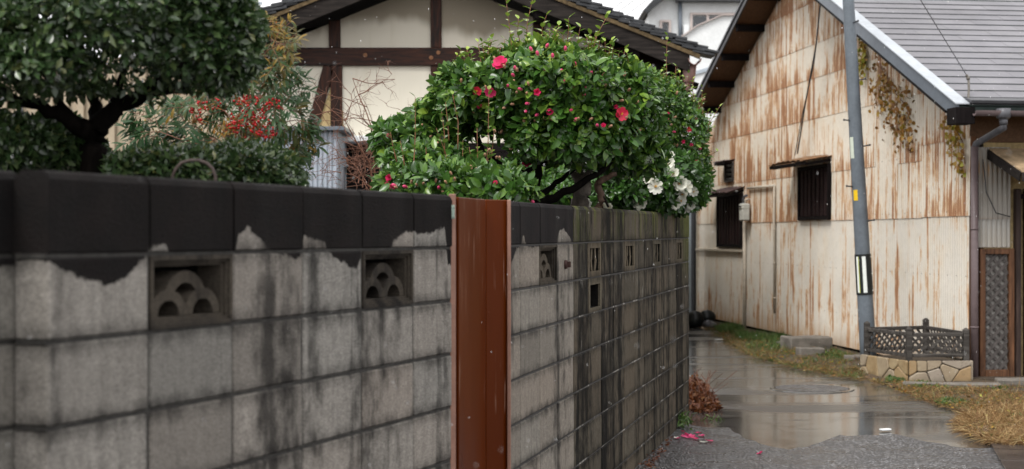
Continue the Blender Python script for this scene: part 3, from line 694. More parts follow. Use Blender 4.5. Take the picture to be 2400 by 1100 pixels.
slab(E0, ua+.001, OV+.0, OV-.028, -.02, .14, 'fascia_board', M['fascia']); slab(ua+.003, E1, OV+.0, OV-.028, .012, .10, 'fascia_board', M['fascia_dark'])
slab(E0-.02, ua+.001, OV-.13, OV+.02, -.034, -.021, 'rake_flashing', M['flash']); slab(ua+.003, E1, OV-.1, OV+.02, -.03, .010, 'rake_flashing', M['fascia_dark'])
slab(E0+.35, ua, OV-.10, OV-.03, .142, .20, 'barge_rail', M['barge'])
# purlins carrying the overhang
for k in range(9):
    u = ua+.12+k*.86
    if u > E1-.05: break
    box_part('purlin', (u, OV/2-.04, roofz(u)-.075-.06), (.09, OV-.0, .10), M['blackwood'], barn, .003)
for k in range(6):
    u = ua-.6-k*1.02
    if u < .2: break
    box_part('purlin', (u, OV/2-.06, roofz(u)-.082-.06), (.10, OV-.05, .10), M['blackwood'], barn, .003)
# shingle courses: each shingle a piece
exp = .235; slope = math.atan(sr); L = math.hypot(ua-E0, za-roofz(E0)); ncr = int(L/exp)
def shingle_mesh(w):
    m = MB(); l = exp+.03; t = .016
    m.box((0, 0, 0), (l, w-.004, .005)); m.box((-l/2+.004, 0, -.010), (.012, w-.002, .016), mi=1)
    return m.mesh('shingle', [M['shingle'], M['shingle_edge']])
SM = {w: shingle_mesh(w) for w in (.9, .45)}
cnt = 0
for r in range(ncr+1):
    s = r*exp+exp/2; u = E0+s*math.cos(slope); z = roofz(E0)+s*math.sin(slope)
    if u > ua-.03: break
    n = OV-.13 - (.45 if r % 2 else .9)/2; w = .45 if r % 2 else .9
    while n > -4.6:
        o = inst('shingle', SM[w], barn, (u, n, z+.012+.002*rng.random()), (0, -slope+.045, 0)); cnt += 1
        n -= w/2+.45; w = .9
print('shingles', cnt)
# ridge
m = MB(); m.tube([(ua, OV, za-.0), (ua, -9.9, za-.0)], .07, 8); m.build('ridge_cap', M['tile'], barn)
# eave block, gutter and downpipe
ez = roofz(E0)
m = MB(); m.cbox((E0-.03, .0-.03, ez-.02), (.16, .9, .10), .01); 
a = BA.hit(2240, 238, 0)
o = box_part('eave_flashing', (E0+.02, OV-.52, ez+.055), (.16, .78, .035), M['fascia_dark'], barn, .004, (0, -.25, 0))
o = box_part('eave_end', (E0+.10, OV-.09, ez-.10), (.24, .20, .17), M['blackwood'], barn, .004)
m = MB(); R0 = .06
for i in range(9):
    pass
def gutter_mesh(length, R=.055):
    m = MB(); k = 10; vs = []
    for yy in (0, -length):
        for rr in (R, R-.006):
            for i in range(k+1):
                a = PI+PI*i/k; vs.append((rr*math.cos(a), yy, rr*math.sin(a)))
    n = k+1; fs = []
    for i in range(k): fs += [(i, i+1, 2*n+i+1, 2*n+i), (n+i, 3*n+i, 3*n+i+1, n+i+1), (i, n+i, n+i+1, i+1), (2*n+i, 2*n+i+1, 3*n+i+1, 3*n+i)]
    m.add(vs, fs, 0, True); return m
ug = E0-.06; gz = ez-.055
o = gutter_mesh(9.0).build('gutter', M['gutter'], barn); o.location = (ug, OV-.16, gz)
def dp(px, py): # point on the plane u = ug (perpendicular to the barn side)
    # solve along n for the ray
    t = (px-1200)/F; X0 = BA.o[0]+ug*BA.d[0]; Y0 = BA.o[1]+ug*BA.d[1]; n = (t*Y0-X0)/(BA.m[0]-t*BA.m[1]); dep = Y0+n*BA.m[1]
    return Vector((ug, n, EYE+(550-py)/F*dep))
def sw(px, py, u=-.02):
    t = (px-1200)/F; X0 = BA.o[0]+u*BA.d[0]; Y0 = BA.o[1]+u*BA.d[1]; n = (t*Y0-X0)/(BA.m[0]-t*BA.m[1]); dep = Y0+n*BA.m[1]
    return n, EYE+(550-py)/F*dep
hp = dp(2352, 262); h2 = dp(2352, 288); d1 = dp(2284, 344); d2 = dp(2284, 893)
wp = Vector((-.07, 0, d1.z)); wb = Vector((-.07, 0, .02)); wp.y, wp.z = sw(2284, 344, -.07); wb.y = wp.y
m = MB(); m.tube([hp+Vector((-.0,0,.03)), hp+Vector((0,0,-.06)), hp+Vector((0,0,-.075))], [.075, .072, .045], 16); m.tube([hp+Vector((0,0,-.07)), h2+Vector((0,0,-.02))], .042, 14)
m.tube([h2+Vector((0,0,.0)), h2+Vector((0,0,-.05)), wp+Vector((-.02,-.01,.03)), wp+Vector((0,0,-.03))], .036, 14); m.build('rainwater_hopper', M['hopper'], barn)
m = MB(); m.tube([wp, Vector((-.07, wp.y, 1.0)), wb], .040, 14)
for zz in (.55, 1.6): m.tube([(wb.x, wb.y, zz), (wb.x, wb.y, zz+.02)], .045, 14)
m.build('downpipe', M['gutter'], barn)
# side wall dressing seen at the right edge: soffit band, ribbed panel, lattice, dark entry
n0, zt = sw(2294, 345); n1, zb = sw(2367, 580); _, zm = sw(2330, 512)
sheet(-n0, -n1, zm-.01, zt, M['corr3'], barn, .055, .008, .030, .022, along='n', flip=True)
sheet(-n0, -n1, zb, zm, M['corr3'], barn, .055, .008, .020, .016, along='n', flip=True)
nn0, z6 = sw(2275, 340); nn1, z7 = sw(2450, 262)
box_part('soffit_band', (.0, (nn0-2.2)/2, (z6+z7)/2+.04), (.03, abs(nn0)+2.2, abs(z7-z6)+.02), M['soffit'], barn)
box_part('corner_post', (-.0, -.03, 1.3), (.05, .06, 2.6), wood('rusty_corner', (.16, .07, .03), 'z', .7, .5), barn)
l0, lt = sw(2294, 583); l1, lb_ = sw(2374, 888)
lat = empty('lattice_panel', (0,0,0)); lat.parent = barn
lat_w = l0-l1; lat_h = lt-lb_
fwid = .06
for (cn, cz, dn, dz) in ((l0-fwid/2, (lt+lb_)/2, fwid, lat_h), (l1+fwid/2, (lt+lb_)/2, fwid, lat_h), ((l0+l1)/2, lt-fwid/2, lat_w-2*fwid-.002, fwid), ((l0+l1)/2, lb_+.05, lat_w-2*fwid-.002, .10)):
    box_part('frame_rail', (-.035, cn, cz), (.05, dn, dz), M['brownframe'] if cn > (l0+l1)/2-.02 and dz > .09 and dz < .5 else M['darkframe'] if dz == .10 else M['brownframe'], lat, .004)
box_part('backing', (-.003, (l0+l1)/2, (lt+lb_)/2), (.012, lat_w-.02, lat_h-.02), simple('pale_lattice_backing', (.27,.255,.235), .8, .4, 14), lat, 0)
def lattice(parent, org, ey, ez_, w, h, sw_, gap, th, mat, nrm, dirs=(1,-1), name='slat'):
    """diagonal slats clipped to a w x h rectangle; org lower corner, ey/ez_ unit vectors"""
    org = Vector(org); ey = Vector(ey); ez_ = Vector(ez_); nrm = Vector(nrm)
    for di, sg in enumerate(dirs):
        c = -h if sg > 0 else 0
        c = -h*1.0
        while c < w+h:
            # line y = c + t, z = t (sg>0) or y = c - t + h
            pts = []
            for t_ in (0, h):
                pts.append((c+t_ if sg > 0 else c+h-t_, t_))
            (y0, z0), (y1, z1) = pts
            # clip to 0..w
            def cl(y0, z0, y1, z1):
                if y0 > y1: y0, z0, y1, z1 = y1, z1, y0, z0
                if y1 <= .01 or y0 >= w-.01: return None
                if y0 < 0: z0 += (z1-z0)*(0-y0)/(y1-y0); y0 = 0
                if y1 > w: z1 = z0+(z1-z0)*(w-y0)/(y1-y0); y1 = w
                return y0, z0, y1, z1
            q = cl(y0, z0, y1, z1)
            if q and math.hypot(q[2]-q[0], q[3]-q[1]) > .04:
                a = org+ey*q[0]+ez_*q[1]+nrm*(th*di*1.02); b = org+ey*q[2]+ez_*q[3]+nrm*(th*di*1.02)
                beam_part(name, a, b, th, sw_, mat, parent, 0, up=(0,0,1))
            c += gap
lattice(lat, (-.022, l1+fwid, lb_+.10), (0,1,0), (0,0,1), lat_w-2*fwid, lat_h-.16, .030, .105, .010, M['latticewood'], (-1,0,0), dirs=(1,-1))
# entry: posts, dark door, cream infill, pent roof
e0, _ = sw(2378, 600); e1, _ = sw(2392, 600)
box_part('door_post', (-.04, e0-.02, 1.02), (.08, .055, 2.04), M['darkframe'], barn)
box_part('door_post', (-.03, e0-.12, 1.02), (.05, .04, 2.04), M['slatwood'], barn)
box_part('door', (-.01, e0-.62, .98), (.03, .95, 1.9), NT('dark_door_glass').fin((.015,.018,.025), .2), barn)
box_part('infill_panel', (-.012, e0-.62, 2.08), (.02, .95, .19), M['plaster'], barn)
box_part('door_lintel', (-.03, e0-.62, 1.96), (.06, 1.1, .05), M['slatwood'], barn)
pe0, pz0 = sw(2318, 352, -.03)
pn = pe0; 
pr = empty('pent_roof', (0,0,0)); pr.parent = barn
A = Vector((-.03, pn, pz0)); 
# far end of the visible edge: ray through (2400,412) on plane n = pn
def onn(px, py, n):
    t = (px-1200)/F; X0 = BA.o[0]+n*BA.m[0]; Y0 = BA.o[1]+n*BA.m[1]; u = (t*Y0-X0)/(BA.d[0]-t*BA.d[1]); dep = Y0+u*BA.d[1]
    return Vector((u, n, EYE+(550-py)/F*dep))
B = onn(2400, 408, pn); dd = (B-A); dd = dd/abs(dd.x)*.75; Bp = A+dd; print('PENT', A, B, Bp)
m = MB(); m.add([A, Bp, Bp+Vector((0,-2.2,0)), A+Vector((0,-2.2,0))]+[q_+Vector((0,0,.02)) for q_ in (A, Bp, Bp+Vector((0,-2.2,0)), A+Vector((0,-2.2,0)))], [(0,1,2,3),(7,6,5,4),(0,4,5,1),(1,5,6,2),(2,6,7,3),(3,7,4,0)]); m.build('sheet_roof', simple('cream_and_rust_sheet', (.50,.36,.22), .6, .5, 5), pr)
beam_part('side_board', A+Vector((0,.012,-.045)), Bp+Vector((0,.012,-.045)), .02, .10, M['barge'], pr)
beam_part('front_board', Bp+Vector((-.01,0,-.05)), Bp+Vector((-.01,-2.2,-.05)), .02, .09, M['barge'], pr)
for k in range(4): beam_part('rafter', A+Vector((0,-.3-k*.5,-.04)), Bp+Vector((.02,-.3-k*.5,-.04)), .04, .05, M['blackwood'], pr)

# windows of the gable wall
def barwin(Wr, nslat, name='barred_window', glass=False):
    a, b, c, d = Wr; w = empty(name, (0,0,0)); w.parent = barn
    for (cu, cz, du, dz) in ((a-.0, (c+d)/2, .05, d-c+.05), (b+.0, (c+d)/2, .05, d-c+.05), ((a+b)/2, c, b-a-.052, .05), ((a+b)/2, d, b-a-.052, .05)):
        box_part('frame', (cu, .015, cz), (du, .10, dz), M['blackwood'], w, .003)
    box_part('pane', ((a+b)/2, -.10, (c+d)/2), (b-a, .01, d-c), M['glass'], w, 0)
    for k in range(nslat):
        u = a+(b-a)*(k+.75)/(nslat+.5)
        box_part('slat', (u+rng.uniform(-.01,.01), .035, (c+d)/2), ((b-a)/nslat*.55, .03, d-c-.06), M['slatwood'], w, .003)
    return w
barwin(W1, 7); barwin(W2, 8)
# small louvred vent
a, b, c, d = W3; vw = empty('louvre_vent', (0,0,0)); vw.parent = barn
for (cu, cz, du, dz) in ((a, (c+d)/2, .03, d-c), (b, (c+d)/2, .03, d-c), ((a+b)/2, c, b-a+.03, .03)): box_part('frame', (cu, .02, cz), (du, .08, dz), M['greywood'], vw, .002)
for k in range(4): box_part('louvre', ((a+b)/2, .0, c+(d-c)*(k+.5)/4), (b-a-.03, .05, .012), simple('pale_louvre', (.3,.32,.33), .5), vw, .001, (.5,0,0))
box_part('pane', ((a+b)/2, -.06, (c+d)/2), (b-a, .01, d-c), M['glass'], vw, 0)
# hoods: sloping boards standing out from the wall on brackets
def hood(uc0, uc1, zw, out, drop, mat, name='window_hood', sag=0, ribs=7, board=M['blackwood']):
    h = empty(name, (0,0,0)); h.parent = barn; m = MB(); k = ribs*4; vs = []
    for i in range(k+1):
        u = uc0+(uc1-uc0)*i/k; dz = .010*math.cos(2*PI*i/4)+sag*math.sin(PI*i/k)
        for (n, zz) in ((.0, zw), (out*.5, zw-drop*.5), (out, zw-drop)): vs += [(u, n, zz+dz+rng.uniform(-.003,.003)), (u, n, zz+dz-.012)]
    fs = []
    for i in range(k):
        o_ = i*6; p_ = o_+6
        for j in (0, 2): fs += [(o_+j, o_+j+2, p_+j+2, p_+j), (o_+j+1, p_+j+1, p_+j+3, o_+j+3)]
        fs += [(o_+4, o_+5, p_+5, p_+4)]
    fs += [(0,1,3,2),(2,3,5,4),(k*6,k*6+2,k*6+3,k*6+1),(k*6+2,k*6+4,k*6+5,k*6+3)]
    m.add(vs, fs, 0, True); m.build('hood_sheet', mat, h)
    beam_part('edge_board', (uc0, out-.03, zw-drop-.035), (uc1, out-.03, zw-drop-.035), .03, .045, board, h)
    for u in (uc0+.05, uc1-.05): beam_part('bracket', (u, .02, zw-.06), (u, out-.05, zw-drop-.045), .03, .04, board, h)
    return h
hm = simple('mossy_rusty_hood', (.20, .11, .055), .85, .6, 9); hm2 = simple('dark_rusty_hood', (.06, .035, .032), .8, .5, 9)
z1 = BA.hit(1935, 362)[1]
hood(W1[0]-.06, W1[1]+.28, W1[3]+.13, .42, .07, hm, sag=.03)
hood(W2[0]-.08, W2[1]+.1, W2[3]+.14, .30, .10, hm2, sag=.02)
hood(W3[0]-.05, W3[1]+.12, W3[3]+.05, .22, .02, hm2, ribs=4)
# mould rail and pipes on the wall
def pipe(pts, r, mat, name='pipe', n=.04, parent=barn):
    pp = [BA.h3(x, y, n) for x, y in pts]; m = MB(); m.tube(pp, r, 10); return m.build(name, mat, parent)
a = BA.h3(1634, 588, .03); b = BA.h3(1745, 585, .03); zz = (a.z+b.z)/2
beam_part('wall_rail', (a.x, .035, zz), (b.x, .035, zz), .05, .04, M['creampipe'], barn)
def vpipe(x, y0, y1, r, mat, n=.05):
    a = BA.h3(x, y0, n); b = BA.h3(x, y1, n); m = MB(); m.tube([(a.x, n, a.z), (a.x, n, b.z)], r, 10); return m.build('pipe', mat, barn)
vpipe(1745, 520, 782, .030, M['creampipe']); pa = BA.h3(1815, 437, .05); pb = BA.h3(1815, 735, .05)
m = MB(); zz = BA.h3(1765, 440, .05).z
p0_ = BA.h3(1752, 440, .05); m.tube([(p0_.x, .05, zz), (pa.x+.0, .05, zz), (pa.x, .05, zz-.03), (pa.x, .05, max(.1, pb.z))], .020, 10)
for f in (.35, .62, .9): m.tube([(pa.x, .05, zz-f*1.9), (pa.x, .05, zz-f*1.9-.02)], .027, 10)
m.build('pipe', M['creampipe'], barn)
# corner post and dark downpipe at the far end
m = MB(); uu = ULEFT+.10; m.tube([(uu, .06, 2.8), (uu, .06, .12), (uu-.02, .14, .06)], .055, 12); m.build('downpipe', M['metal_dark'], barn)
box_part('corner_trim', (ULEFT+.01, .01, 1.5), (.05, .05, 3.0), M['creampipe'], barn)

# gas meter
mx_ = BA.h3(1745, 492, .12)
gm = empty('gas_meter', BA.w(mx_.x, .12, mx_.z-.14), BA.a, 'off-white gas meter with a grey pipe on the rusty wall beside the dark barred window', 'gas meter')
m = MB(); m.cbox((0,0,.19), (.20,.14,.10), .02); m.build('meter_head', M['offwhite'], gm)
m = MB(); m.cbox((-.055,0,.06), (.085,.13,.20), .02); m.cbox((.055,0,.06), (.085,.13,.20), .02); m.cbox((0,0,.11), (.19,.12,.10), .01); m.build('meter_body', M['offwhite'], gm)
m = MB(); m.cbox((0,.075,.19), (.09,.012,.035), .003); m.build('dial_window', M['glass'], gm)
m = MB(); m.tube([(.05,0,.22),(.05,0,.33),(.03,-.01,.36),(-.03,-.03,.37)], .022, 10); m.tube([(.05,0,.23),(.05,0,.26)], .03, 10); m.build('inlet_pipe', M['hopper'], gm)
m = MB(); m.tube([(-.06,0,.22),(-.06,0,.30),(-.09,-.05,.31)], .018, 10); m.build('outlet_pipe', M['creampipe'], gm)
# ------------------------------------------------------------ leaning utility pole
PB = Vector((4.055, 16.95, 0)); lean = math.atan(.0565)
pole = empty('utility_pole', PB, 0, 'grey steel utility pole leaning left, with black and white marker band, behind the planter', 'utility pole')
pole.rotation_euler = (0, -lean, 0)
PRt = lambda z: .094-.0068*z
m = MB(); m.tube([(0,0,z) for z in np.linspace(-.02, 9, 24)], [PRt(z) for z in np.linspace(-.02, 9, 24)], 28); m.build('shaft', M['pole'], pole)
def arc(z0, z1, a0, a1, dr, mat, name, t=.003):
    k = max(2, int(abs(a1-a0)/.15)); vs = []
    for i in range(k+1):
        a = a0+(a1-a0)*i/k
        for z in (z0, z1):
            for d in (dr, dr-t): r = PRt(z)+d; vs.append((r*math.cos(a), r*math.sin(a), z))
    fs = []
    for i in range(k):
        o = i*4; p = o+4; fs += [(o, p, p+2, o+2), (o+1, o+3, p+3, p+1), (o, o+1, p+1, p), (o+2, p+2, p+3, o+3)]
    fs += [(0,2,3,1), (k*4, k*4+1, k*4+3, k*4+2)]
    return MB().add(vs, fs, 0, False).build(name, mat, pole)
D = math.radians
arc(.87, 1.33, D(170), D(345), .007, M['blackpaint'], 'marker_band', .006)
arc(.895, 1.305, D(250), D(275), .009, M['reflect'], 'white_strip'); arc(.895, 1.305, D(206), D(221), .009, M['reflect'], 'white_strip')
arc(.895, 1.305, D(222), D(226), .009, M['yelgreen'], 'lime_edge_strip')
for z in (.91, 1.1, 1.29): arc(z, z+.012, D(318), D(342), .012, M['reflect'], 'band_clip')
arc(2.42, 2.66, D(196), D(232), .003, M['paper'], 'paper_tag'); arc(1.94, 2.06, D(208), D(244), .003, M['yellow'], 'yellow_sticker')
for z, a in ((3.95, 300), (3.3, 335), (2.55, 340), (2.85, 200), (2.1, 195), (1.7, 330)):
    a = D(a); r = PRt(z); m = MB(); m.tube([(r*math.cos(a)*.9, r*math.sin(a)*.9, z), ((r+.07)*math.cos(a), (r+.07)*math.sin(a), z+.01)], .008, 8); m.ball(((r+.07)*math.cos(a), (r+.07)*math.sin(a), z+.01), .013); m.build('step_bolt', M['metal_dark'], pole)

# ------------------------------------------------------------ flagstone planter with a low lattice fence
PL = [Vector(q) for q in ((3.86, 16.46, 0), (4.14, 15.60, 0), (4.80, 15.62, 0), (4.66, 16.78, 0))]
pl = empty('stone_planter', PL[1], 0, 'low planter faced with tan crazy-paving flagstones at the foot of the pole', 'planter')
O = PL[1]; PH = .235
cen = sum(PL, Vector())/4
m = MB(); q = [p+(cen-p)*.03-O for p in PL]
m.quadprism([Vector((v.x, v.y, -.02)) for v in q], (0,0,1), PH-.02); m.build('mortar_core', M['mortar_dark'], pl)
m = MB(); q2 = [p+(cen-p)*.12-O for p in PL]; m.quadprism([Vector((v.x, v.y, PH-.03)) for v in q2], (0,0,1), .012); m.build('soil', M['soil'], pl)
def clip_poly(poly, p, nrm):
    out = []
    for i in range(len(poly)):
        a, b = poly[i], poly[(i+1) % len(poly)]; da = (a-p).dot(nrm); db = (b-p).dot(nrm)
        if da <= 0: out.append(a)
        if da*db < 0: out.append(a+(b-a)*(da/(da-db)))
    return out
def flagstones(A, B, h, n, seed, parent, org):
    L = (B-A).length; ex = (B-A).normalized(); nr = Vector((ex.y, -ex.x, 0)); R = random.Random(seed)
    seeds = []
    while len(seeds) < n:
        c = Vector((R.uniform(0, L), R.uniform(0, h)))
        if all((c-s).length > .125 for s in seeds) or R.random() < .01: seeds.append(c)
    for s in seeds:
        poly = [Vector((.004, .004)), Vector((L-.004, .004)), Vector((L-.004, h-.004)), Vector((.004, h-.004))]
        for t in seeds:
            if t is s: continue
            d = (t-s).normalized(); poly = clip_poly(poly, (s+t)/2 - d*.004, d)
            if len(poly) < 3: break
        if len(poly) < 3: continue
        # cut the corners a little for worn edges
        pp = []
        for i in range(len(poly)):
            a, b, c = poly[i-1], poly[i], poly[(i+1) % len(poly)]; k = .18
            pp += [b+(a-b)*min(.45, .012/max(.001, (a-b).length)), b+(c-b)*min(.45, .012/max(.001, (c-b).length))]
        th = .018+R.uniform(0, .008); cc = A-org+ex*s.x+Vector((0,0,s.y))
        q = [(A-org+ex*v.x+Vector((0,0,v.y)))-cc for v in pp]; mb = MB(); k = len(q)
        vs = [p for p in q]+[p+nr*th for p in q]+[p*.9+nr*(th+.006) for p in q]
        fs = [[2*k+i for i in range(k)]]+[(i, (i+1) % k, k+(i+1) % k, k+i) for i in range(k)]+[(k+i, k+(i+1) % k, 2*k+(i+1) % k, 2*k+i) for i in range(k)]
        mb.add(vs, fs); o = mb.build('flagstone', M['stone'], parent); o.location = cc
flagstones(PL[0], PL[1], PH, 8, 3, pl, O); flagstones(PL[1], PL[2], PH, 8, 8, pl, O); flagstones(PL[2], PL[3], PH, 10, 5, pl, O)
ff = empty('lattice_fence', O, 0, 'weathered grey wooden lattice fence standing round the top of the stone planter', 'fence')
FPt = [p+(cen-p)*.09-O for p in PL]
def post(p, z1):
    m = MB(); m.cbox((0,0,(z1-.12)/2), (.055,.055,z1-.12), .004); m.tube([(0,0,z1-.13),(0,0,z1-.10)], [.02,.02], 8); m.ball((0,0,z1-.085), .036, (1,1,.9), 10, 8)
    o = m.build('fence_post', M['greywood'], ff); o.location = (p.x, p.y, 0)
zb0 = .20
def fpost(p, z1):
    m = MB(); m.cbox((0,0,(zb0+z1-.02)/2), (.06,.06,z1-.02-zb0), .004); m.ball((0,0,z1-.035), .032, (1,1,1), 10, 8); o = m.build('fence_post', M['greywood'], ff); o.location = (p.x, p.y, 0)
for i, p in enumerate(FPt): fpost(p, (.60, .585, .575, .62)[i])
def fpanel(a, b, z0, z1, both):
    d = (b-a).normalized(); a2 = a+d*.035; b2 = b-d*.035; nr = Vector((d.y, -d.x, 0))
    for z, hh in ((z1-.02, .04), (z0+.018, .036)): beam_part('rail', a2+Vector((0,0,z)), b2+Vector((0,0,z)), .035, hh, M['greywood'], ff)
    lattice(ff, a2+Vector((0,0,z0+.036)), d, (0,0,1), (b2-a2).length, z1-.04-z0-.036, .024, .080, .008, M['greywood'], nr, dirs=both)
fpanel(FPt[0], FPt[1], .265, .525, (1,)); fpanel(FPt[1], FPt[2], .265, .52, (-1, 1)); fpanel(FPt[2], FPt[3], .27, .53, (1,)); fpanel(FPt[3], FPt[0], .27, .53, (1,))

# kerb stones, stepping block beside the barn
def rough_block(name, c, d, rz, label, cat='concrete block', tilt=0, mat='concrete', group=None):
    bm = bmesh.new(); bmesh.ops.create_cube(bm, size=1)
    for v in bm.verts: v.co = Vector((v.co.x*d[0], v.co.y*d[1], v.co.z*d[2]))
    bmesh.ops.bevel(bm, geom=bm.edges[:], offset=.012, segments=1, affect='EDGES'); bmesh.ops.subdivide_edges(bm, edges=bm.edges[:], cuts=2, use_grid_fill=True)
    for v in bm.verts: v.co += Vector((1,1,1))*0.010*noise.noise(v.co*9+Vector(c))
    me = bpy.data.meshes.new(name); bm.to_mesh(me); bm.free(); me.materials.append(M[mat]); o = inst(name, me, None, c, (tilt, 0, rz)); return tag(o, label, cat, group)
g = G(1893, 826); rough_block('concrete_block', (g.x+.03, g.y+.25, .09), (.60, .36, .20), .25, 'large weathered concrete block standing in the grass against the rusty wall')
g = G(1898, 838); rough_block('concrete_block', (g.x, g.y-.02, .06), (.34, .16, .13), .2, 'small low concrete block in front of the larger block, half sunk in dry grass')
g = G(1845, 812); rough_block('flat_stone', (g.x, g.y, .04), (.3, .12, .06), .3, 'thin flat stone lying in the grass left of the concrete blocks', 'stone', .05)
g = G(2010, 850); rough_block('flat_stone', (g.x, g.y, .05), (.36, .16, .08), .7, 'pale slanted stone slab at the left foot of the planter', 'stone', .1)
g = G(2230, 912); rough_block('kerb_stone', (g.x, g.y, .03), (.95, .14, .07), -.12, 'long low tan kerb stone in front of the planter', 'kerb stone')
g = G(2388, 904); rough_block('kerb_stone', (g.x, g.y, .03), (.45, .2, .08), .15, 'pale grey threshold stone below the lattice panel at the right edge', 'kerb stone')
for x, y, s in ((2075, 1012, 1.0), (1685, 799, 1.4), (1592, 990, .8)):
    g = G(x, y); o = MB().cbox((0,0,.008), (.09*s, .045*s, .014), .004).build('litter_scrap', M['white']); o.location = g+Vector((0,0,.008)); o.rotation_euler = (0,0,.4*s)
    tag(o, {2075: 'white scrap lying on the wet road near the straw', 1685: 'white scrap on the road beyond, near the grass tip', 1592: 'small pale scrap on the road by the dead red leaves'}[x], 'litter')
# shoes / dark bundle at the far corner
def bundle(c, label, sc, mat='blackpaint', cat='bundle'):
    m = MB(); 
    for i in range(5): m.ball((rng.uniform(-.12,.12)*sc, rng.uniform(-.06,.06)*sc, .05*sc+rng.uniform(0,.08)*sc), .09*sc, (1.2, .9, .8+rng.random()*.4), 10, 7)
    o = m.build('black_bag', M[mat]); o.location = c; return tag(o, label, cat)
g = G(1642, 768); bundle(g, 'crumpled black bag lying at the foot of the far downpipe', 1.4, cat='bag')
g = G(1664, 772); bundle(g, 'small dark grey bag beside the crumpled black one', .7, 'hopper', 'bag')

# ------------------------------------------------------------ plastered timber house behind the garden
HY = 20.0; HR = 19.35
hs0 = empty('timber_house', (0, HY, 0), 0, 'old Japanese house gable of cream plaster and dark timber behind the camellias', 'house')
def hx(px, Y=HY): return (px-1200)/F*Y
def hz(py, Y=HY): return EYE+(550-py)/F*Y
def hbox(name, x0, x1, y0, y1, d0, d1, mat, bev=.006, Y=HY):
    """px rectangle at depth Y, from d0 (front, relative to the wall) to d1"""
    a, b = hx(x0, Y), hx(x1, Y); c, d = hz(y1, Y), hz(y0, Y)
    return box_part(name, ((a+b)/2, (d0+d1)/2+Y-HY, (c+d)/2), (b-a, d1-d0, d-c), mat, hs0, bev)
AX = 1024; SL = .405
def ry(px): return -72+SL*abs(px-AX)     # lower edge of the barge boards at HR
RZ = lambda X: EYE+(550-(-72))/F*HR - SL*abs(X-hx(AX, HR))
def pan(x0, x1, y1, mat, ytop=None):
    a, b = hx(x0), hx(x1); zb_ = hz(y1); tops = [(a, RZ(a)-.02), (b, RZ(b)-.02)]
    if ytop is not None: tops = [(a, hz(ytop)), (b, hz(ytop))]
    pts = [(a, zb_), (b, zb_), (b, tops[1][1])]
    if ytop is None and x0 < AX < x1: pts.append((hx(AX), RZ(hx(AX))-.02))
    pts.append((a, tops[0][1])); m = MB(); m.quadprism([(p[0], .0, p[1]) for p in pts][::-1], (0,1,0), .08); return m.build('plaster_panel', mat, hs0)
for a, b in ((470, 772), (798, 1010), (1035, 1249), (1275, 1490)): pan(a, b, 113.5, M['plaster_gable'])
for a, b, y in ((470, 772, 300), (798, 1010, 335), (1035, 1249, 335), (1275, 1572, 480)): pan(a, b, y, M['plaster'], 154)
hbox('tie_beam', 470, 1600, 113, 155, -.06, .10, M['beam'])
for x, w in ((785, 27), (1022, 25), (1262, 26)):
    z0 = hz(113); z1 = RZ(hx(x))-.01; box_part('gable_post', (hx(x), .02, (z0+z1)/2), (w/F*HY, .12, z1-z0-.004), M['post'], hs0, .005)
    z0 = hz(480 if x > 1100 else (325 if x > 900 else 322)); z1 = hz(155); box_part('post', (hx(x+ (4 if x < 800 else 0)), .02, (z0+z1)/2), (w/F*HY, .12, z1-z0-.004), M['post'], hs0, .005)
beam_part('brace', (hx(771), -.015, hz(157)), (hx(731), -.015, hz(306)), .05, .15, M['post'], hs0, .005, up=(1,0,0))
m = MB(); m.quadprism([(hx(776), -.004, hz(200)), (hx(776), -.004, hz(302)), (hx(742), -.004, hz(302))], (0,1,0), .01); m.build('bare_mud_patch', M['mudwall'], hs0)
m = MB(); m.quadprism([(hx(799), -.004, hz(262)), (hx(804), -.004, hz(258)), (hx(806), -.004, hz(322)), (hx(799), -.004, hz(324))][::-1], (0,1,0), .008); m.build('bare_mud_patch', M['mudwall'], hs0)
# timber joints: pegs
for px, py in ((857, 131), (1011, 137), (1028, 125)):
    m = MB(); m.tube([(0,-.062,0),(0,-.069,0)], [.030,.026], 12); o = m.build('peg', simple('end_grain_peg', (.20,.09,.04), .6, .3, 30), hs0); o.location = (hx(px), 0, hz(py))
# window hood and dark boarding
hbox('lintel_flashing', 777, 1010, 322, 336, -.32, .0, M['white'], .01)
hbox('lintel_flashing_edge', 777, 1010, 336.5, 340, -.30, .0, M['fascia'], .003)
for k in range(7):
    y0 = 341+k*16; hbox('dark_board', 800, 1200, y0, y0+15, -.0+.004*(k % 2), .05, M['blackwood'], .003)
for x in (797, 905, 1004): hbox('window_post', x-3, x+3, 341, 450, -.04, .06, M['darkframe'], .003)
hbox('base_wall', 470, 1572, 481, 610, .0, .1, M['concrete'])
hbox('base_wall', 470, 794, 341, 480, .0, .1, M['blackwood'])
m = MB(); m.box((hx(1572)-.05, 3.6, 2.0), (.1, 7.0, 4.0)); m.box((hx(470)+.05, 3.6, 2.0), (.1, 7.0, 4.0)); m.box((0, 7.1, 2.0), (hx(1572)-hx(470), .1, 4.0)); m.build('side_wall', M['plaster'], hs0)
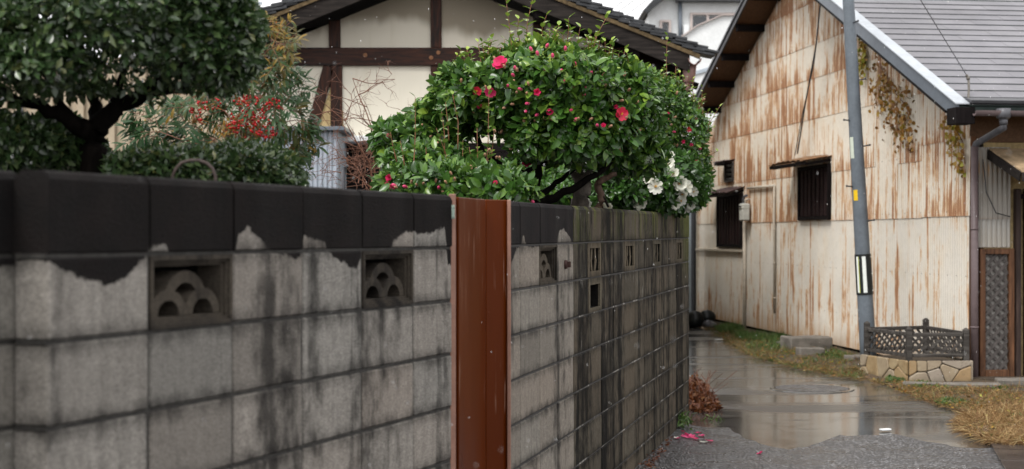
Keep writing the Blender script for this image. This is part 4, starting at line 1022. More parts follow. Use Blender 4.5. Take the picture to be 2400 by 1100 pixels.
# roof
AXx = hx(AX, HR)
def rslab(x0, x1, d0, d1, t0, t1, name, mat):
    m = MB(); z = lambda X: RZ(X)
    m.add([(x0,d0,z(x0)+t0),(x1,d0,z(x1)+t0),(x1,d1,z(x1)+t0),(x0,d1,z(x0)+t0),(x0,d0,z(x0)+t1),(x1,d0,z(x1)+t1),(x1,d1,z(x1)+t1),(x0,d1,z(x0)+t1)],
          [(3,2,1,0),(4,5,6,7),(0,1,5,4),(1,2,6,5),(2,3,7,6),(3,0,4,7)]); return m.build(name, mat, hs0)
xr = hx(1617, HR); xl = 2*AXx-xr; dB = HR-HY
for (a, b) in ((AXx, xr), (xl, AXx)):
    rslab(a+.0005, b-.0005, dB, dB+.05, 0, .215, 'barge_board', M['barge'])
    e = .13
    rslab(a if a == AXx else a-e, b+e if b == xr else b, dB-.03, dB+.05, .217, .27, 'moss_bed', M['moss'])
    rslab(a if a == AXx else a-.0, b, dB+.052, 7.2, .10, .27, 'roof', M['blackwood'])
    # end tiles, stacked like steps down the rake
    s = 1 if b == xr else -1; n = int((xr-AXx+.16)/.137)
    for k in range(n+1):
        for lay in range(2):
            x = AXx+s*(k*.137+.03+lay*.05); z = RZ(x)+.315+lay*.055+.0*k
            m_ = _bc.setdefault(('tile', lay), None)
            if m_ is None:
                mb = MB(); mb.cbox((0,0,0), (.30, .34, .036), .008); m_ = mb.mesh('tile', M['tile']); _bc[('tile', lay)] = m_
            inst('tile', m_, hs0, (x, dB+.13+rng.uniform(-.012,.012), z+rng.uniform(-.004,.004)), (0, s*(math.atan(SL)-.19), 0))
for k in range(6):
    y = -.25+k*.0
for x in (1262, 1480, 560):        # purlin ends under the overhang
    X = hx(x); box_part('purlin_end', (X, -.30, RZ(X)-.02), (.12, .58, .14), M['blackwood'], hs0, .004)
# dark eave framing right of the wall, its boarding added for the soffit shade
hbox('eave_beam', 1482, 1604, 156, 186, -.30, .3, M['blackwood'])
hbox('eave_shade_board', 1500, 1600, 188, 226, .02, .3, M['slatwood'])
for k in range(5): beam_part('eave_rafter', (hx(1490), .2+k*.8, hz(150)), (hx(1640), .2+k*.8, hz(200)), .07, .09, M['blackwood'], hs0)
# gutter and curled downpipe at the eave
gq = Vector((hx(1632, HR), 0, hz(143, HR)))
gg = gutter_mesh(6.5, .085); o = gg.build('gutter', M['gutter_pink'], hs0); o.location = (gq.x-.02, dB-.05+6.5, gq.z+.03)
a = lambda x, y, d=0: Vector((hx(x, HR), dB+.12+d, hz(y, HR)))
m = MB(); m.tube([a(1622,150), a(1618,168), a(1616,190), a(1612,197)], [.075,.085,.075,.05], 14); m.tube([a(1612,195), a(1614,205), a(1604,222), a(1572,240,.25), a(1555,250,.5)], .045, 12)
m.build('curled_downpipe', M['gutter_pink'], hs0)
m = MB(); m.tube([a(1588,236,.4), a(1588,560,.4)], .045, 12); m.build('downpipe', M['hopper'], hs0)

# grey ribbed lean-to against the house
an = empty('ribbed_shed', (hx(700, 18.9), 18.9, 0), 0, 'low blue-grey ribbed metal lean-to with a dark capped top, in front of the plaster house', 'shed')
x0 = hx(598, 18.9)-hx(700, 18.9); x1 = hx(794, 18.9)-hx(700, 18.9); zt_ = hz(307, 18.9)
m = MB(); m.box(((x0+x1)/2, .52, zt_/2), (x1-x0-.03, .98, zt_-.02)); m.build('core_wall', M['bluegrey'], an)
M['ribblue'] = simple('blue_grey_ribbed_sheet', (.36, .40, .46), .45, .15, 3)
k = 0; x = x0
while x < x1-.02:
    m = MB(); m.cbox((0,0,0), (.036, .02, zt_-.01), .004); o = m.build('rib', M['ribblue'], an); o.location = (x+.02, .02, zt_/2); x += .062
box_part('top_cap', ((x0+x1)/2+.02, .45, zt_+.025), (x1-x0+.14, 1.1, .05), M['fascia'], an, .006)
# tan ribbed fence beyond the topiary
tf = empty('tan_fence', (hx(200, 14), 14, 0), 0, 'tall tan ribbed metal fence behind the topiary and nandina', 'fence')
M['tan'] = simple('tan_ribbed_sheet', (.40, .33, .235), .55, .12, 2)
zt_ = hz(150, 14); X0 = hx(-500, 14)-hx(200, 14); X1 = hx(525, 14)-hx(200, 14); x = X0
box_part('core_sheet', ((X0+X1)/2, .03, zt_/2), (X1-X0, .02, zt_), M['tan'], tf, 0)
while x < X1: box_part('rib', (x, .0, zt_/2), (.075, .04, zt_-.01), M['tan'], tf, .008); x += .145
box_part('top_rail', ((X0+X1)/2, .0, zt_+.03), (X1-X0, .08, .05), M['tan'], tf)

# ------------------------------------------------------------ white house far off
WY = 44.0
wh = empty('white_house', (hx(1640, WY), WY, 0), 0, 'white rendered modern house with beige framed windows in the distance', 'house')
ox = hx(1640, WY)
def wbox(name, x0, x1, y0, y1, d0, d1, mat, bev=.0, par=None):
    a, b = hx(x0, WY)-ox, hx(x1, WY)-ox; c, d = hz(y1, WY), hz(y0, WY); return box_part(name, ((a+b)/2, (d0+d1)/2, (c+d)/2), (b-a, d1-d0, d-c), mat, par or wh, bev)
def wpoly(name, pts, d0, t, mat): return MB().quadprism([(hx(x, WY)-ox, d0, hz(y, WY)) for x, y in pts], (0,1,0), t).build(name, mat, wh)
wpoly('wall', [(1590, 560), (1900, 560), (1900, 6), (1590, 6)], 0, 7, M['white'])
wpoly('gable_wall', [(1519, 560), (1589.5, 560), (1589.5, -20), (1560, -12), (1519, 32)], .02, 7, M['white'])
wbox('roof_band', 1583, 1900, -14, 7, -.4, 7.4, M['fascia_dark'])
wpoly('roof_slope', [(1504, 30), (1512, 36), (1562, -6), (1600, -20), (1600, -34), (1550, -20)], -.5, 8, M['tile'])
def win(x0, x1, y0, y1, npane, mats=None):
    w = empty('window', (0,0,0)); w.parent = wh; f = 5
    for (a, b, c, d) in ((x0, x1, y0, y0+f), (x0, x1, y1-f, y1), (x0, x0+f, y0+f, y1-f), (x1-f, x1, y0+f, y1-f)): wbox('frame', a, b, c, d, -.10, .02, M['winframe'], 0, w)
    wd = (x1-x0-2*f)/npane
    for k in range(npane):
        wbox('pane', x0+f+k*wd+3, x0+f+(k+1)*wd-3, y0+f+3, y1-f-3, -.05, -.02, M['glass'], 0, w)
        if k: wbox('mullion', x0+f+k*wd-2.9, x0+f+k*wd+2.9, y0+f, y1-f, -.08, .0, M['winframe'], 0, w)
win(1617, 1735, 31, 84, 3); win(1546, 1572, 48, 90, 1)
m = MB(); m.tube([(hx(1593, WY)-ox, -.12, hz(8, WY)), (hx(1593, WY)-ox, -.12, hz(120, WY))], .06, 8); m.build('downpipe', M['fascia'], wh)
wpoly('stair_wall', [(1560, 560), (1560, 122), (1612, 86), (1668, 63), (1735, 63), (1735, 560)], -2.2, .3, M['white'])
wpoly('stair_coping', [(1558, 121), (1612, 84), (1668, 60.5), (1738, 60.5), (1738, 62.5), (1668, 62.5), (1613, 86), (1560, 123)], -2.3, .5, M['winframe'])
wpoly('string_course', [(1560, 200), (1700, 160), (1700, 168), (1560, 208)], -2.26, .05, M['bluegrey'])
wbox('meter_box', 1600, 1612, 62, 86, -.3, 0, M['white'])
# pale wall just past the end of the barn
pw = empty('pale_outbuilding', (hx(1600, 28.6), 28.6, 0), 0, 'strip of pale blue-grey building between the block wall and the barn', 'building')
box_part('wall', (-.9, 1.5, 1.4), (2.42, 3, 2.8), M['bluegrey'], pw, .01); box_part('door_trim', (.20, -.02, 1.2), (.08, .05, 2.4), M['white'], pw)
box_part('roof', (-.9, 1.5, 2.85), (2.7, 3.2, .08), M['tile'], pw)

# wires
def wire(pts, r, label, sag=0, name='overhead_wire', mat='metal_dark', group=None):
    P_ = []
    for i in range(len(pts)-1):
        a, b = Vector(pts[i]), Vector(pts[i+1])
        for k in range(8):
            t = k/8; q = a.lerp(b, t); q.z -= sag*4*t*(1-t); P_.append(q)
    P_.append(Vector(pts[-1])); m = MB(); m.tube(P_, r, 6); return tag(m.build(name, M[mat]), label, 'wire', group)
hk = empty('wire_bracket', (0,0,0), 0, 'curved steel bracket holding a service wire above the gutter', 'bracket')
m = MB(); m.tube([P(2236, 252, 15.35), P(2258, 246, 15.35), P(2269, 232, 15.38), P(2271, 210, 15.4), P(2270, 188, 15.4)], .012, 8); m.ball(P(2269, 184, 15.4), .022); m.ball(P(2266, 178, 15.4), .016); m.build('arm', M['concrete'], hk)
wire([P(2265, 176, 15.4), P(2130, -45, 13.2), P(1900, -500, 9)], .004, 'thin service wire rising over the shingle roof from the bracket')
wire([P(1927, -30, 20.0), P(1912, 110, 20.2), P(1888, 240, 20.9), P(1869, 360, 21.3)], .010, 'dark cable hanging down the rusty gable, the longer one', name='cable')
wire([P(1918, 60, 20.15), P(1908, 150, 20.3), P(1880, 270, 21.0), P(1863, 365, 21.4)], .006, 'thin second cable beside the one on the rusty gable', name='cable')
for k, (a, b) in enumerate((((1420, 32), (1520, -40)), ((1432, 40), (1545, -42)), ((1446, 52), (1570, -40)))):
    A_, B_ = P(*a, 60), P(*b, 55); d = (B_-A_)
    wire([A_-d*2, B_+d*2], .02, ('uppermost', 'middle', 'lowest')[k]+' of three faint distant power lines above the tiled roof', group='distant power lines')
wire([Vector((5.02, 15.92, 2.35)), Vector((5.05, 15.90, 2.0)), Vector((5.16, 15.92, 1.78)), Vector((5.32, 15.95, 1.74))], .006, 'thin cable looping across the entry sheet', name='cable')
# far-off pole behind the left tree line
m = MB(); m.tube([P(566, 200, 50), P(566, -80, 50)], .14, 10); m.box(P(566, 8, 50), (1.4, .1, .1)); tag(m.build('distant_pole', M['bluegrey']), 'faint distant utility pole above the left tree', 'utility pole')
# rusty hoop and bent pipe over the near wall
hp_ = [P(405, 412, 4.6), P(412, 396, 4.6), P(425, 382, 4.6), P(445, 376, 4.6), P(465, 376, 4.6), P(484, 382, 4.6), P(498, 395, 4.6), P(505, 412, 4.6)]
m = MB(); m.tube([P(403, 640, 4.6)]+hp_+[P(507, 640, 4.6)], .0052, 8); tag(m.build('garden_hoop', simple('rusty_hoop', (.05,.035,.03), .6, .4, 30)), 'rusty iron hoop arching above the near wall', 'hoop')
m = MB(); m.tube([P(803, 640, 8), P(805, 430, 8), P(804, 410, 8), P(809, 394, 8), P(815, 387, 8)], .011, 8); tag(m.build('bent_pipe', M['hopper']), 'grey bent pipe end rising in front of the dark boards', 'pipe')
# ------------------------------------------------------------ vegetation
def leaf_tmpl(w=.42, fold=.28, curve=.16, st=(0, .22, .55, .83, 1), ws=(0, .8, 1.0, .58, 0)):
    vs = []; fs = []; idx = []
    for t_, k in zip(st, ws):
        z = -curve*t_*t_+.02
        if k == 0: idx.append((len(vs),)); vs.append((t_, 0, z))
        else:
            hw = w/2*k; idx.append((len(vs), len(vs)+1, len(vs)+2)); vs += [(t_, hw, z+fold*hw), (t_, 0, z), (t_, -hw, z+fold*hw)]
    for a, b in zip(idx, idx[1:]):
        if len(a) == 1: fs += [(a[0], b[1], b[0]), (a[0], b[2], b[1])]
        elif len(b) == 1: fs += [(a[0], a[1], b[0]), (a[1], a[2], b[0])]
        else: fs += [(a[0], a[1], b[1], b[0]), (a[1], a[2], b[2], b[1])]
    return np.array(vs, dtype=np.float64), fs
LT = leaf_tmpl(.5); LTs = leaf_tmpl(.5, .3, .12, (0, .5, 1), (0, 1, 0)); LTn = leaf_tmpl(.27, .3, .3); BL = leaf_tmpl(.028, .2, .45, (0, .4, .75, 1), (1, 1, .7, 0))
BLg = leaf_tmpl(.05, .2, .4, (0, .5, 1), (1, .8, 0))
def nrm(a): return a/np.maximum(1e-9, np.linalg.norm(a, axis=-1, keepdims=True))
def scatter(name, parent, tmpl, pos, X, Z, s, tone, mat, kind='stuff', base=(0,0,0)):
    tv, tf = tmpl; N = len(pos); X = nrm(X); Z = Z-(Z*X).sum(1, keepdims=True)*X; Z = nrm(Z); Y = np.cross(Z, X)
    V = (tv[None,:,0,None]*X[:,None]+tv[None,:,1,None]*Y[:,None]+tv[None,:,2,None]*Z[:,None])*np.asarray(s).reshape(-1,1,1)+pos[:,None]-np.array(base)
    nv = len(tv); V = V.reshape(-1, 3)
    lens = np.array([len(f) for f in tf]); flat = np.concatenate([np.array(f) for f in tf])
    loops = (flat[None]+np.arange(N)[:,None]*nv).ravel(); ls = np.tile(lens, N)
    me = bpy.data.meshes.new(name); me.vertices.add(len(V)); me.vertices.foreach_set('co', V.astype(np.float32).ravel())
    me.loops.add(len(loops)); me.loops.foreach_set('vertex_index', loops.astype(np.int32)); me.polygons.add(len(ls))
    me.polygons.foreach_set('loop_start', np.concatenate([[0], np.cumsum(ls)[:-1]]).astype(np.int32)); me.polygons.foreach_set('loop_total', ls.astype(np.int32))
    at = me.attributes.new('tone', 'FLOAT', 'POINT'); at.data.foreach_set('value', np.repeat(np.asarray(tone, dtype=np.float32), nv))
    me.polygons.foreach_set('use_smooth', np.ones(len(ls), dtype=bool)); me.materials.append(mat); me.update(calc_edges=True); me.validate()
    o = inst(name, me, parent)
    if kind: o['kind'] = kind
    return o
_lm = {}
def leaf_obj(parent, tmplname, tmpl, p, x, z, s, tone, mat, base, name='leaf'):
    k = (tmplname, mat.name)
    if k not in _lm:
        me = bpy.data.meshes.new('leaf'); me.from_pydata([tuple(v) for v in tmpl[0]], [], tmpl[1]); me.materials.append(mat); me.polygons.foreach_set('use_smooth', [True]*len(tmpl[1])); _lm[k] = me
    x = Vector(x).normalized(); z = Vector(z); z = (z-x*z.dot(x)).normalized(); y = z.cross(x)
    mt = Matrix((x*s, y*s, z*s)).transposed().to_4x4(); mt.translation = Vector(p)-Vector(base)
    return inst(name, _lm[k], parent, mat4=mt, tone=tone)
def blob(px, py, Y, rx, rz, ry=None):
    k = Y/F; return (np.array(P(px, py, Y)), np.array((rx*k, (ry if ry is not None else rx*k*.8), rz*k)))
def bump(d, sd, a=.12): return 1+a*(np.sin(d[:,0]*5.1+sd)+np.sin(d[:,1]*4.3+sd*2)+np.sin(d[:,2]*6.2+sd*3)+.7*np.sin(d[:,0]*11+d[:,2]*9+sd))*.5
def shell(blobs, N, jit=.10, bmp=.12, flat=0):
    """points through the outer layers of a union of rounded masses"""
    A = np.array([ (b[1][0]*b[1][1])**.8+(b[1][0]*b[1][2])**.8+(b[1][1]*b[1][2])**.8 for b in blobs]); A /= A.sum()
    out = []; nn = []
    for i, (c, r) in enumerate(blobs):
        n = int(N*A[i]*1.3); d = nrm(rng.normal(size=(n, 3))); j = 1-np.minimum(.65, rng.exponential(jit, n)); p = c+d*r*(bump(d, i*1.7, bmp)*j)[:,None]; q = nrm(d/r)
        ok = np.ones(n, bool)
        for k, (c2, r2) in enumerate(blobs):
            if k != i: ok &= (((p-c2)/r2)**2).sum(1) > .72
        if flat: ok &= (d[:,2] > -flat) | (rng.random(n) < .25)
        out.append(p[ok]); nn.append(q[ok])
    return np.concatenate(out), np.concatenate(nn)
def axes(n, spread=.75, up=.5, out=.45):
    N = len(n); U = np.array((0, 0, 1.0)); Z = nrm(n*.9+U*up+rng.normal(size=(N,3))*spread*.6); X = nrm(rng.normal(size=(N,3))*.8+n*out+U*.05); return X, Z
def front(blobs, px, py):
    d = np.array(P(px, py, 1.0)-Vector((0,0,EYE))); o = np.array((0,0,EYE)); best = None
    for c, r in blobs:
        oc = (o-c)/r; dd = d/r; a = dd@dd; b = oc@dd; e = oc@oc-1; h = b*b-a*e
        if h > 0:
            t = (-b-math.sqrt(h))/a
            if best is None or t < best[0]: best = (t, nrm((o+d*t-c)/r/r))
    if best is None:
        c, r = min(blobs, key=lambda q: np.linalg.norm((q[0][0]-d[0]*q[0][1], q[0][2]-EYE-d[2]*q[0][1]))); return Vector(o+d*c[1]), Vector((0,-1,.2))
    return Vector(o+d*(best[0])), Vector(best[1])
def shrub(name, label, cat, base, blobs, N, ls, mat, tmpl, nind, jit=.10, tone=(0, .8), topyoung=.25, bmp=.12, flat=0, group=None, spread=.75, tn='a', inner=True, up=.5):
    root = empty(name, base, 0, label, cat, group); b0 = np.array(base)
    p, n = shell(blobs, N, jit, bmp, flat); X, Z = axes(n, spread, up)
    zmax = max(c[2]+r[2] for c, r in blobs); s = ls*rng.uniform(.65, 1.2, len(p)); tn_ = rng.uniform(*tone, len(p))*rng.uniform(.6, 1, len(p)); top = np.clip((p[:,2]-(zmax-.22))/.25, 0, 1); tn_ = np.clip(tn_+top*topyoung*rng.random(len(p)), 0, 1)
    # the leaves that show largest become parts
    cd = np.array((0,0,EYE))-p; dist = np.linalg.norm(cd, axis=1); fc = (nrm(cd)*n).sum(1); outer = np.zeros(len(p))
    sc = s/dist*(fc > .25)*np.abs((nrm(cd)*Z).sum(1)); score = sc*rng.uniform(.75, 1, len(p)); 
    px = 1200+F*p[:,0]/p[:,1]; py = 550-F*(p[:,2]-EYE)/p[:,1]; score *= (px > 0)*(px < 2400)*(py > 0)
    dep = np.min([np.abs(np.sqrt((((p-c)/r)**2).sum(1))-1) + (np.sqrt((((p-c)/r)**2).sum(1)) < .9)*1.0 for c, r in blobs], axis=0); score *= (dep < .2)
    idx = np.argsort(-score)[:nind]; mask = np.ones(len(p), bool); mask[idx] = False
    scatter('foliage', root, tmpl, p[mask], X[mask], Z[mask], s[mask], tn_[mask], mat, 'stuff', base)
    for i in idx: leaf_obj(root, tn, tmpl, p[i], X[i], Z[i], s[i], tn_[i], mat, base)
    return root
def branches(root, base, paths, mat, name='branch'):
    for pts in paths:
        m = MB(); P_ = [Vector(q[0])-Vector(base) for q in pts]; R_ = [q[1] for q in pts]
        # smooth with midpoints and slight wobble
        out = []; rr = []
        for i in range(len(P_)-1):
            for k in range(3):
                t_ = k/3; q = P_[i].lerp(P_[i+1], t_)
                if 0 < i or k: q += Vector((rng.normal(), rng.normal(), rng.normal()))*R_[i]*.25
                out.append(q); rr.append(R_[i]*(1-t_)+R_[i+1]*t_)
        out.append(P_[-1]); rr.append(R_[-1]); m.tube(out, rr, 9); m.build(name, mat, root)
def shoot(root, base, a, b, mat='camellia', ll=.074, r=.0034, step=.032, tone=(.72, 1), tmpl=LT, tn='a', stem='shootstem'):
    a = Vector(a); b = Vector(b); L = (b-a).length; mid = (a+b)/2+Vector((rng.normal(), rng.normal(), 0))*L*.04; pth = [a.lerp(mid, t_/3) for t_ in range(3)]+[mid.lerp(b, t_/3) for t_ in range(4)]
    m = MB(); m.tube([p-Vector(base) for p in pth], [r*(1-.6*i/6) for i in range(7)], 6); st = m.build('shoot', M[stem], root)
    n = max(3, int(L/step)); ang = rng.random()*6
    for k in range(n+1):
        t_ = .25+.75*k/n; i = min(5, int(t_*6)); p = pth[i].lerp(pth[i+1], t_*6-i); ang += 2.4
        x = Vector((math.cos(ang), math.sin(ang), .55+.5*(t_ > .9))); z = Vector((-math.cos(ang)*.5, -math.sin(ang)*.5, 1))
        leaf_obj(st, tn, tmpl, p, x, z, ll*rng.uniform(.75, 1.15)*(1-.3*t_), rng.uniform(*tone), M[mat], base)
# flowers
def petal_mesh(npet, cup, mat, wid=.62, layers=1, ruf=.06):
    m = MB(); R = random.Random(npet)
    for l in range(layers):
        for k in range(npet):
            a = 2*PI*(k+.5*l)/npet+R.uniform(-.12,.12); c_, s_ = math.cos(a), math.sin(a); rows = []
            for (t_, w) in ((.06, .12), (.35, .6), (.72, 1.0), (1.0, .72)):
                row = []
                for v_ in (-1, -.4, .4, 1):
                    rad = t_*(1-.25*l)*(1-.06*abs(v_)**2); ww = w*wid*.5*v_; zz = (cup+.25*l)*t_**1.6+.12*abs(v_)*w+R.uniform(-ruf, ruf)*t_
                    row.append((rad*c_-ww*s_, rad*s_+ww*c_, zz))
                rows.append(row)
            vs = [v_ for r_ in rows for v_ in r_]; fs = [(i*4+j, i*4+j+1, i*4+j+5, i*4+j+4) for i in range(3) for j in range(3)]; m.add(vs, fs, 0, True)
    return m.mesh('flower', mat)
def stamen_mesh():
    m = MB(); R = random.Random(2)
    for k in range(22):
        a = R.random()*6.3; r_ = R.random()*.2; x, y = r_*math.cos(a), r_*math.sin(a); m.tube([(x*.5,y*.5,0),(x,y,.28+R.random()*.12)], [.012,.03], 4)
    return m.mesh('stamens', M['stamen'])
FM = {'pink': petal_mesh(7, .30, M['pink'], .75, 1), 'pinkd': petal_mesh(6, .45, M['pink'], .8, 2), 'red': petal_mesh(6, .25, M['red'], .85, 1), 'half': petal_mesh(5, 1.3, M['pink'], .8, 2), 'white': petal_mesh(8, .22, M['whitepetal'], .60, 1, .12), 'whited': petal_mesh(7, .5, M['whitepetal'], .7, 2, .12)}
SMs = stamen_mesh()
_bm = {}
def bud_mesh(k):
    if k not in _bm: m = MB(); m.ball((0,0,.5), .5, (.62,.62,1), 8, 6); m.ball((0,0,.12), .3, (.9,.9,.7), 8, 5, 1); _bm[k] = m.mesh('bud', [M[k], M['bud_tan']])
    return _bm[k]
def rotz(nv): return Vector(nv).to_track_quat('Z', 'Y').to_matrix().to_4x4()
def flower(root, base, blobs, px, py, r, kind, face=.55, Y=None):
    p, n = front(blobs, px, py) if Y is None else (P(px, py, Y), Vector((0,-1,.1)))
    d = (Vector((0,0,EYE))-p).normalized(); n = (n.normalized()*(1-face)+d*face+Vector((rng.normal()*.25, 0, rng.normal()*.25))).normalized(); p = p+d*.03
    s = r*p.y/F*(.95 if kind in ('white','whited') else .70); mt = Matrix.Translation(p-Vector(base)) @ rotz(n) @ Matrix.Rotation(rng.random()*6, 4, 'Z') @ Matrix.Scale(s, 4)
    o = inst('flower', FM[kind], root, mat4=mt, tone=rng.random()); 
    if kind in ('pink', 'red', 'white', 'whited'): inst('stamens', SMs, o)
    return o
def bud(root, base, blobs, px, py, r, k='bud_pink'):
    p, n = front(blobs, px, py); n = (Vector(n)+Vector((rng.normal()*.4, rng.normal()*.3, .5))).normalized(); p = p+(Vector((0,0,EYE))-p).normalized()*.02
    s = 2*r*p.y/F; inst('bud', bud_mesh(k), root, mat4=Matrix.Translation(p-Vector(base)) @ rotz(n) @ Matrix.Scale(s, 4))

# --- central camellia
CB = [blob(1290, 222, 9.0, 205, 108, .52), blob(1345, 305, 9.0, 150, 82, .48), blob(1118, 218, 9.0, 105, 60, .36), blob(1430, 262, 9.3, 112, 112, .5), blob(1262, 158, 9.1, 105, 52, .4), blob(1252, 315, 8.95, 62, 62, .35), blob(1475, 360, 9.4, 80, 50, .4), blob(1060, 255, 9.2, 55, 40, .3)]
cb = P(1262, 700, 9.1); cb.z = 0
cam1 = shrub('camellia_tree', 'large clipped camellia with pink buds and red flowers rising behind the gate and far wall', 'camellia', cb, CB, 22000, .070, M['camellia'], LT, 290, jit=.10, tone=(.1, .85), topyoung=.75, bmp=.12, flat=.75)
branches(cam1, cb, [[(P(1262,700,9.1), .05), (P(1255,480,9.1), .05), (P(1232,440,9.1), .04), (P(1212,400,9.1), .03), (P(1205,340,9.1), .02), (P(1180,260,9.1), .012)],
    [(P(1258,480,9.1), .035), (P(1300,462,9.0), .026), (P(1360,432,8.95), .022), (P(1420,395,9.0), .016), (P(1470,340,9.2), .010)],
    [(P(1250,475,9.1), .03), (P(1258,430,9.1), .026), (P(1262,380,9.1), .02), (P(1270,300,9.1), .014)],
    [(P(1235,445,9.1), .022), (P(1220,420,9.0), .017), (P(1240,398,9.0), .015), (P(1270,385,9.0), .012), (P(1320,360,9.0), .008)],
    [(P(1255,470,9.1), .022), (P(1290,440,9.2), .018), (P(1330,410,9.2), .014), (P(1400,350,9.2), .009)],
    [(P(1240,440,9.1), .022), (P(1130,350,9.15), .018), (P(1105,300,9.1), .012), (P(1080,240,9.1), .008)],
    [(P(1130,350,9.15), .014), (P(1110,280,9.2), .010), (P(1120,220,9.2), .006)]], M['bark'])
for q in (((1186,0),(1200,118)), ((1250,-8),(1233,112)), ((1281,36),(1271,100)), ((1333,43),(1326,112)), ((1424,36),(1385,126)), ((1434,95),(1423,146)), ((1120,99),(1128,150)), ((1144,95),(1150,152)), ((1310,60),(1306,112)), ((1360,64),(1352,118)), ((1165,110),(1170,150)), ((1215,45),(1222,112)), ((1395,88),(1390,130)), ((1096,118),(1104,165))):
    shoot(cam1, cb, P(*q[1], 9.0), P(*q[0], 9.0+rng.uniform(-.1,.1)))
for k in range(46):
    x = rng.uniform(1060, 1500); y = 218-108*math.sqrt(max(0, 1-((x-1285)/235)**2))+rng.uniform(-4, 16); hgt = rng.uniform(22, 46)
    shoot(cam1, cb, P(x, y+14, 9.0), P(x+rng.uniform(-8, 8), y-hgt, 9.0+rng.uniform(-.15,.15)), ll=.066, tone=(.6, 1))
for x, y, r, k in ((1174,152,27,'pinkd'),(1118,213,17,'red'),(1150,214,21,'pink'),(1456,268,24,'red'),(1285,256,13,'half'),(1129,249,11,'half'),(1080,156,13,'pink'),(1257,217,13,'half'),(1415,297,9,'half'),(1442,250,8,'half')): flower(cam1, cb, CB, x, y, r, k)
flower(cam1, cb, CB, 1234, 382, 18, 'pinkd', Y=9.2)
for x, y in ((1174,124),(1247,121),(1261,131),(1280,113),(1296,137),(1209,165),(1278,168),(1349,156),(1362,193),(1344,211),(1372,209),(1365,224),(1224,211),(1324,195),(1241,243),(1313,172),(1347,284),(1232,260),(1262,267),(1400,297),(1342,257),(1412,180),(1381,175),(1205,180),(1325,120),(1190,205)): bud(cam1, cb, CB, x, y, 6.5)
for k in range(46): bud(cam1, cb, CB, rng.uniform(1050, 1500), rng.uniform(130, 380), 5.5, 'bud_tan')

# --- bush of camellia shoots left of it, above the gate
LB = [blob(975, 335, 9.6, 92, 70, .4), blob(1010, 400, 8.9, 110, 60, .4), blob(1075, 440, 7.9, 150, 52, .35), blob(1030, 300, 9.4, 70, 60, .35), blob(1180, 450, 7.6, 75, 34, .25), blob(945, 440, 8.6, 60, 40, .3)]
lb0 = P(1040, 700, 8.8); lb0.z = 0
cam2 = shrub('camellia_bush', 'lower camellia bush with upright bare-stemmed shoots above the red gate', 'camellia', lb0, LB, 8500, .070, M['camellia'], LT, 200, jit=.12, tone=(.1, .8), topyoung=.15, bmp=.16)
branches(cam2, lb0, [[(lb0, .03), (P(1040,470,8.9), .025), (P(1000,380,9.2), .015), (P(960,300,9.5), .008)], [(lb0, .03), (P(1080,470,8.6), .02), (P(1120,420,8.4), .01)], [(P(1040,470,8.9), .02), (P(1060,350,9.2), .012), (P(1060,270,9.3), .006)]], M['bark'])
for q in (((973,228),(969,402)), ((1061,222),(1073,350)), ((1146,200),(1136,456)), ((1035,262),(1042,362)), ((1022,300),(1046,420)), ((1085,330),(1072,420)), ((998,345),(1002,400)), ((1150,350),(1126,440)), ((938,330),(948,390)), ((1044,240),(1052,330)), ((1100,345),(1106,430)), ((915,310),(930,380)), ((1118,300),(1120,400)), ((1158,310),(1144,420))):
    shoot(cam2, lb0, P(*q[1], 8.1), P(*q[0], 8.1), ll=.064, tone=(.5, .9), step=.034)
for x, y, r, k in ((917,420,13,'half'),(924,436,12,'half'),(912,432,10,'half'),(1060,247,9,'half'),(1162,433,9,'half')): flower(cam2, lb0, LB, x, y, r, k)
for x, y in ((916,322),(1028,442),(955,440),(930,438),(1240,470)): bud(cam2, lb0, LB, x, y, 7)
for k in range(26): bud(cam2, lb0, LB, rng.uniform(920, 1180), rng.uniform(290, 455), 5, 'bud_tan')

# --- right, small leaved pink camellia
RB = [blob(1590, 330, 12.2, 75, 110, .45), blob(1540, 290, 12.0, 70, 70, .4), blob(1610, 400, 12.2, 52, 80, .4), blob(1500, 210, 11.6, 50, 45, .3), blob(1560, 250, 12.0, 55, 55, .35)]
rb0 = P(1570, 700, 12.6); rb0.z = 0
cam3 = shrub('pink_camellia', 'small-leaved camellia with red-pink flowers at the far end of the block wall', 'camellia', rb0, RB, 13000, .046, M['camellia'], LT, 180, jit=.14, tone=(.05, .85), topyoung=.5, bmp=.18)
branches(cam3, rb0, [[(rb0, .05), (P(1565,500,12.5), .04), (P(1560,400,12.3), .02), (P(1590,250,12.2), .01)]], M['bark'])
for q in (((1564,84),(1564,205)), ((1584,155),(1578,230)), ((1687,250),(1655,300)), ((1637,240),(1628,300)), ((1607,205),(1598,270)), ((1549,170),(1548,225)), ((1660,262),(1640,320)), ((1682,355),(1640,372)), ((1486,135),(1482,180)), ((1530,185),(1528,230)), ((1622,225),(1612,280)), ((1672,300),(1645,340)), ((1656,330),(1630,350)), ((1668,400),(1640,410)), ((1515,160),(1512,205))):
    shoot(cam3, rb0, P(*q[1], 12.0), P(*q[0], 12.0), ll=.066, r=.0035, step=.045)
for k in range(26):
    x = rng.uniform(1490, 1660); y = 260-60*math.sqrt(max(0, 1-((x-1575)/95)**2))+rng.uniform(-4, 24)+max(0, x-1620)*1.2; hgt = rng.uniform(22, 48)
    shoot(cam3, rb0, P(x, y+14, 12.0), P(x+rng.uniform(-8, 12), y-hgt, 12.0+rng.uniform(-.2,.2)), ll=.055, r=.003, step=.045, tone=(.55, 1))
for x, y, r, k in ((1560,271,15,'pinkd'),(1542,284,13,'pink'),(1554,357,17,'pinkd'),(1487,353,11,'half'),(1615,303,10,'red'),(1617,340,7,'half'),(1613,364,8,'half'),(1629,378,6,'half'),(1612,464,7,'half'),(1536,377,8,'half'),(1600,330,7,'half')): flower(cam3, rb0, RB, x, y, r, k)
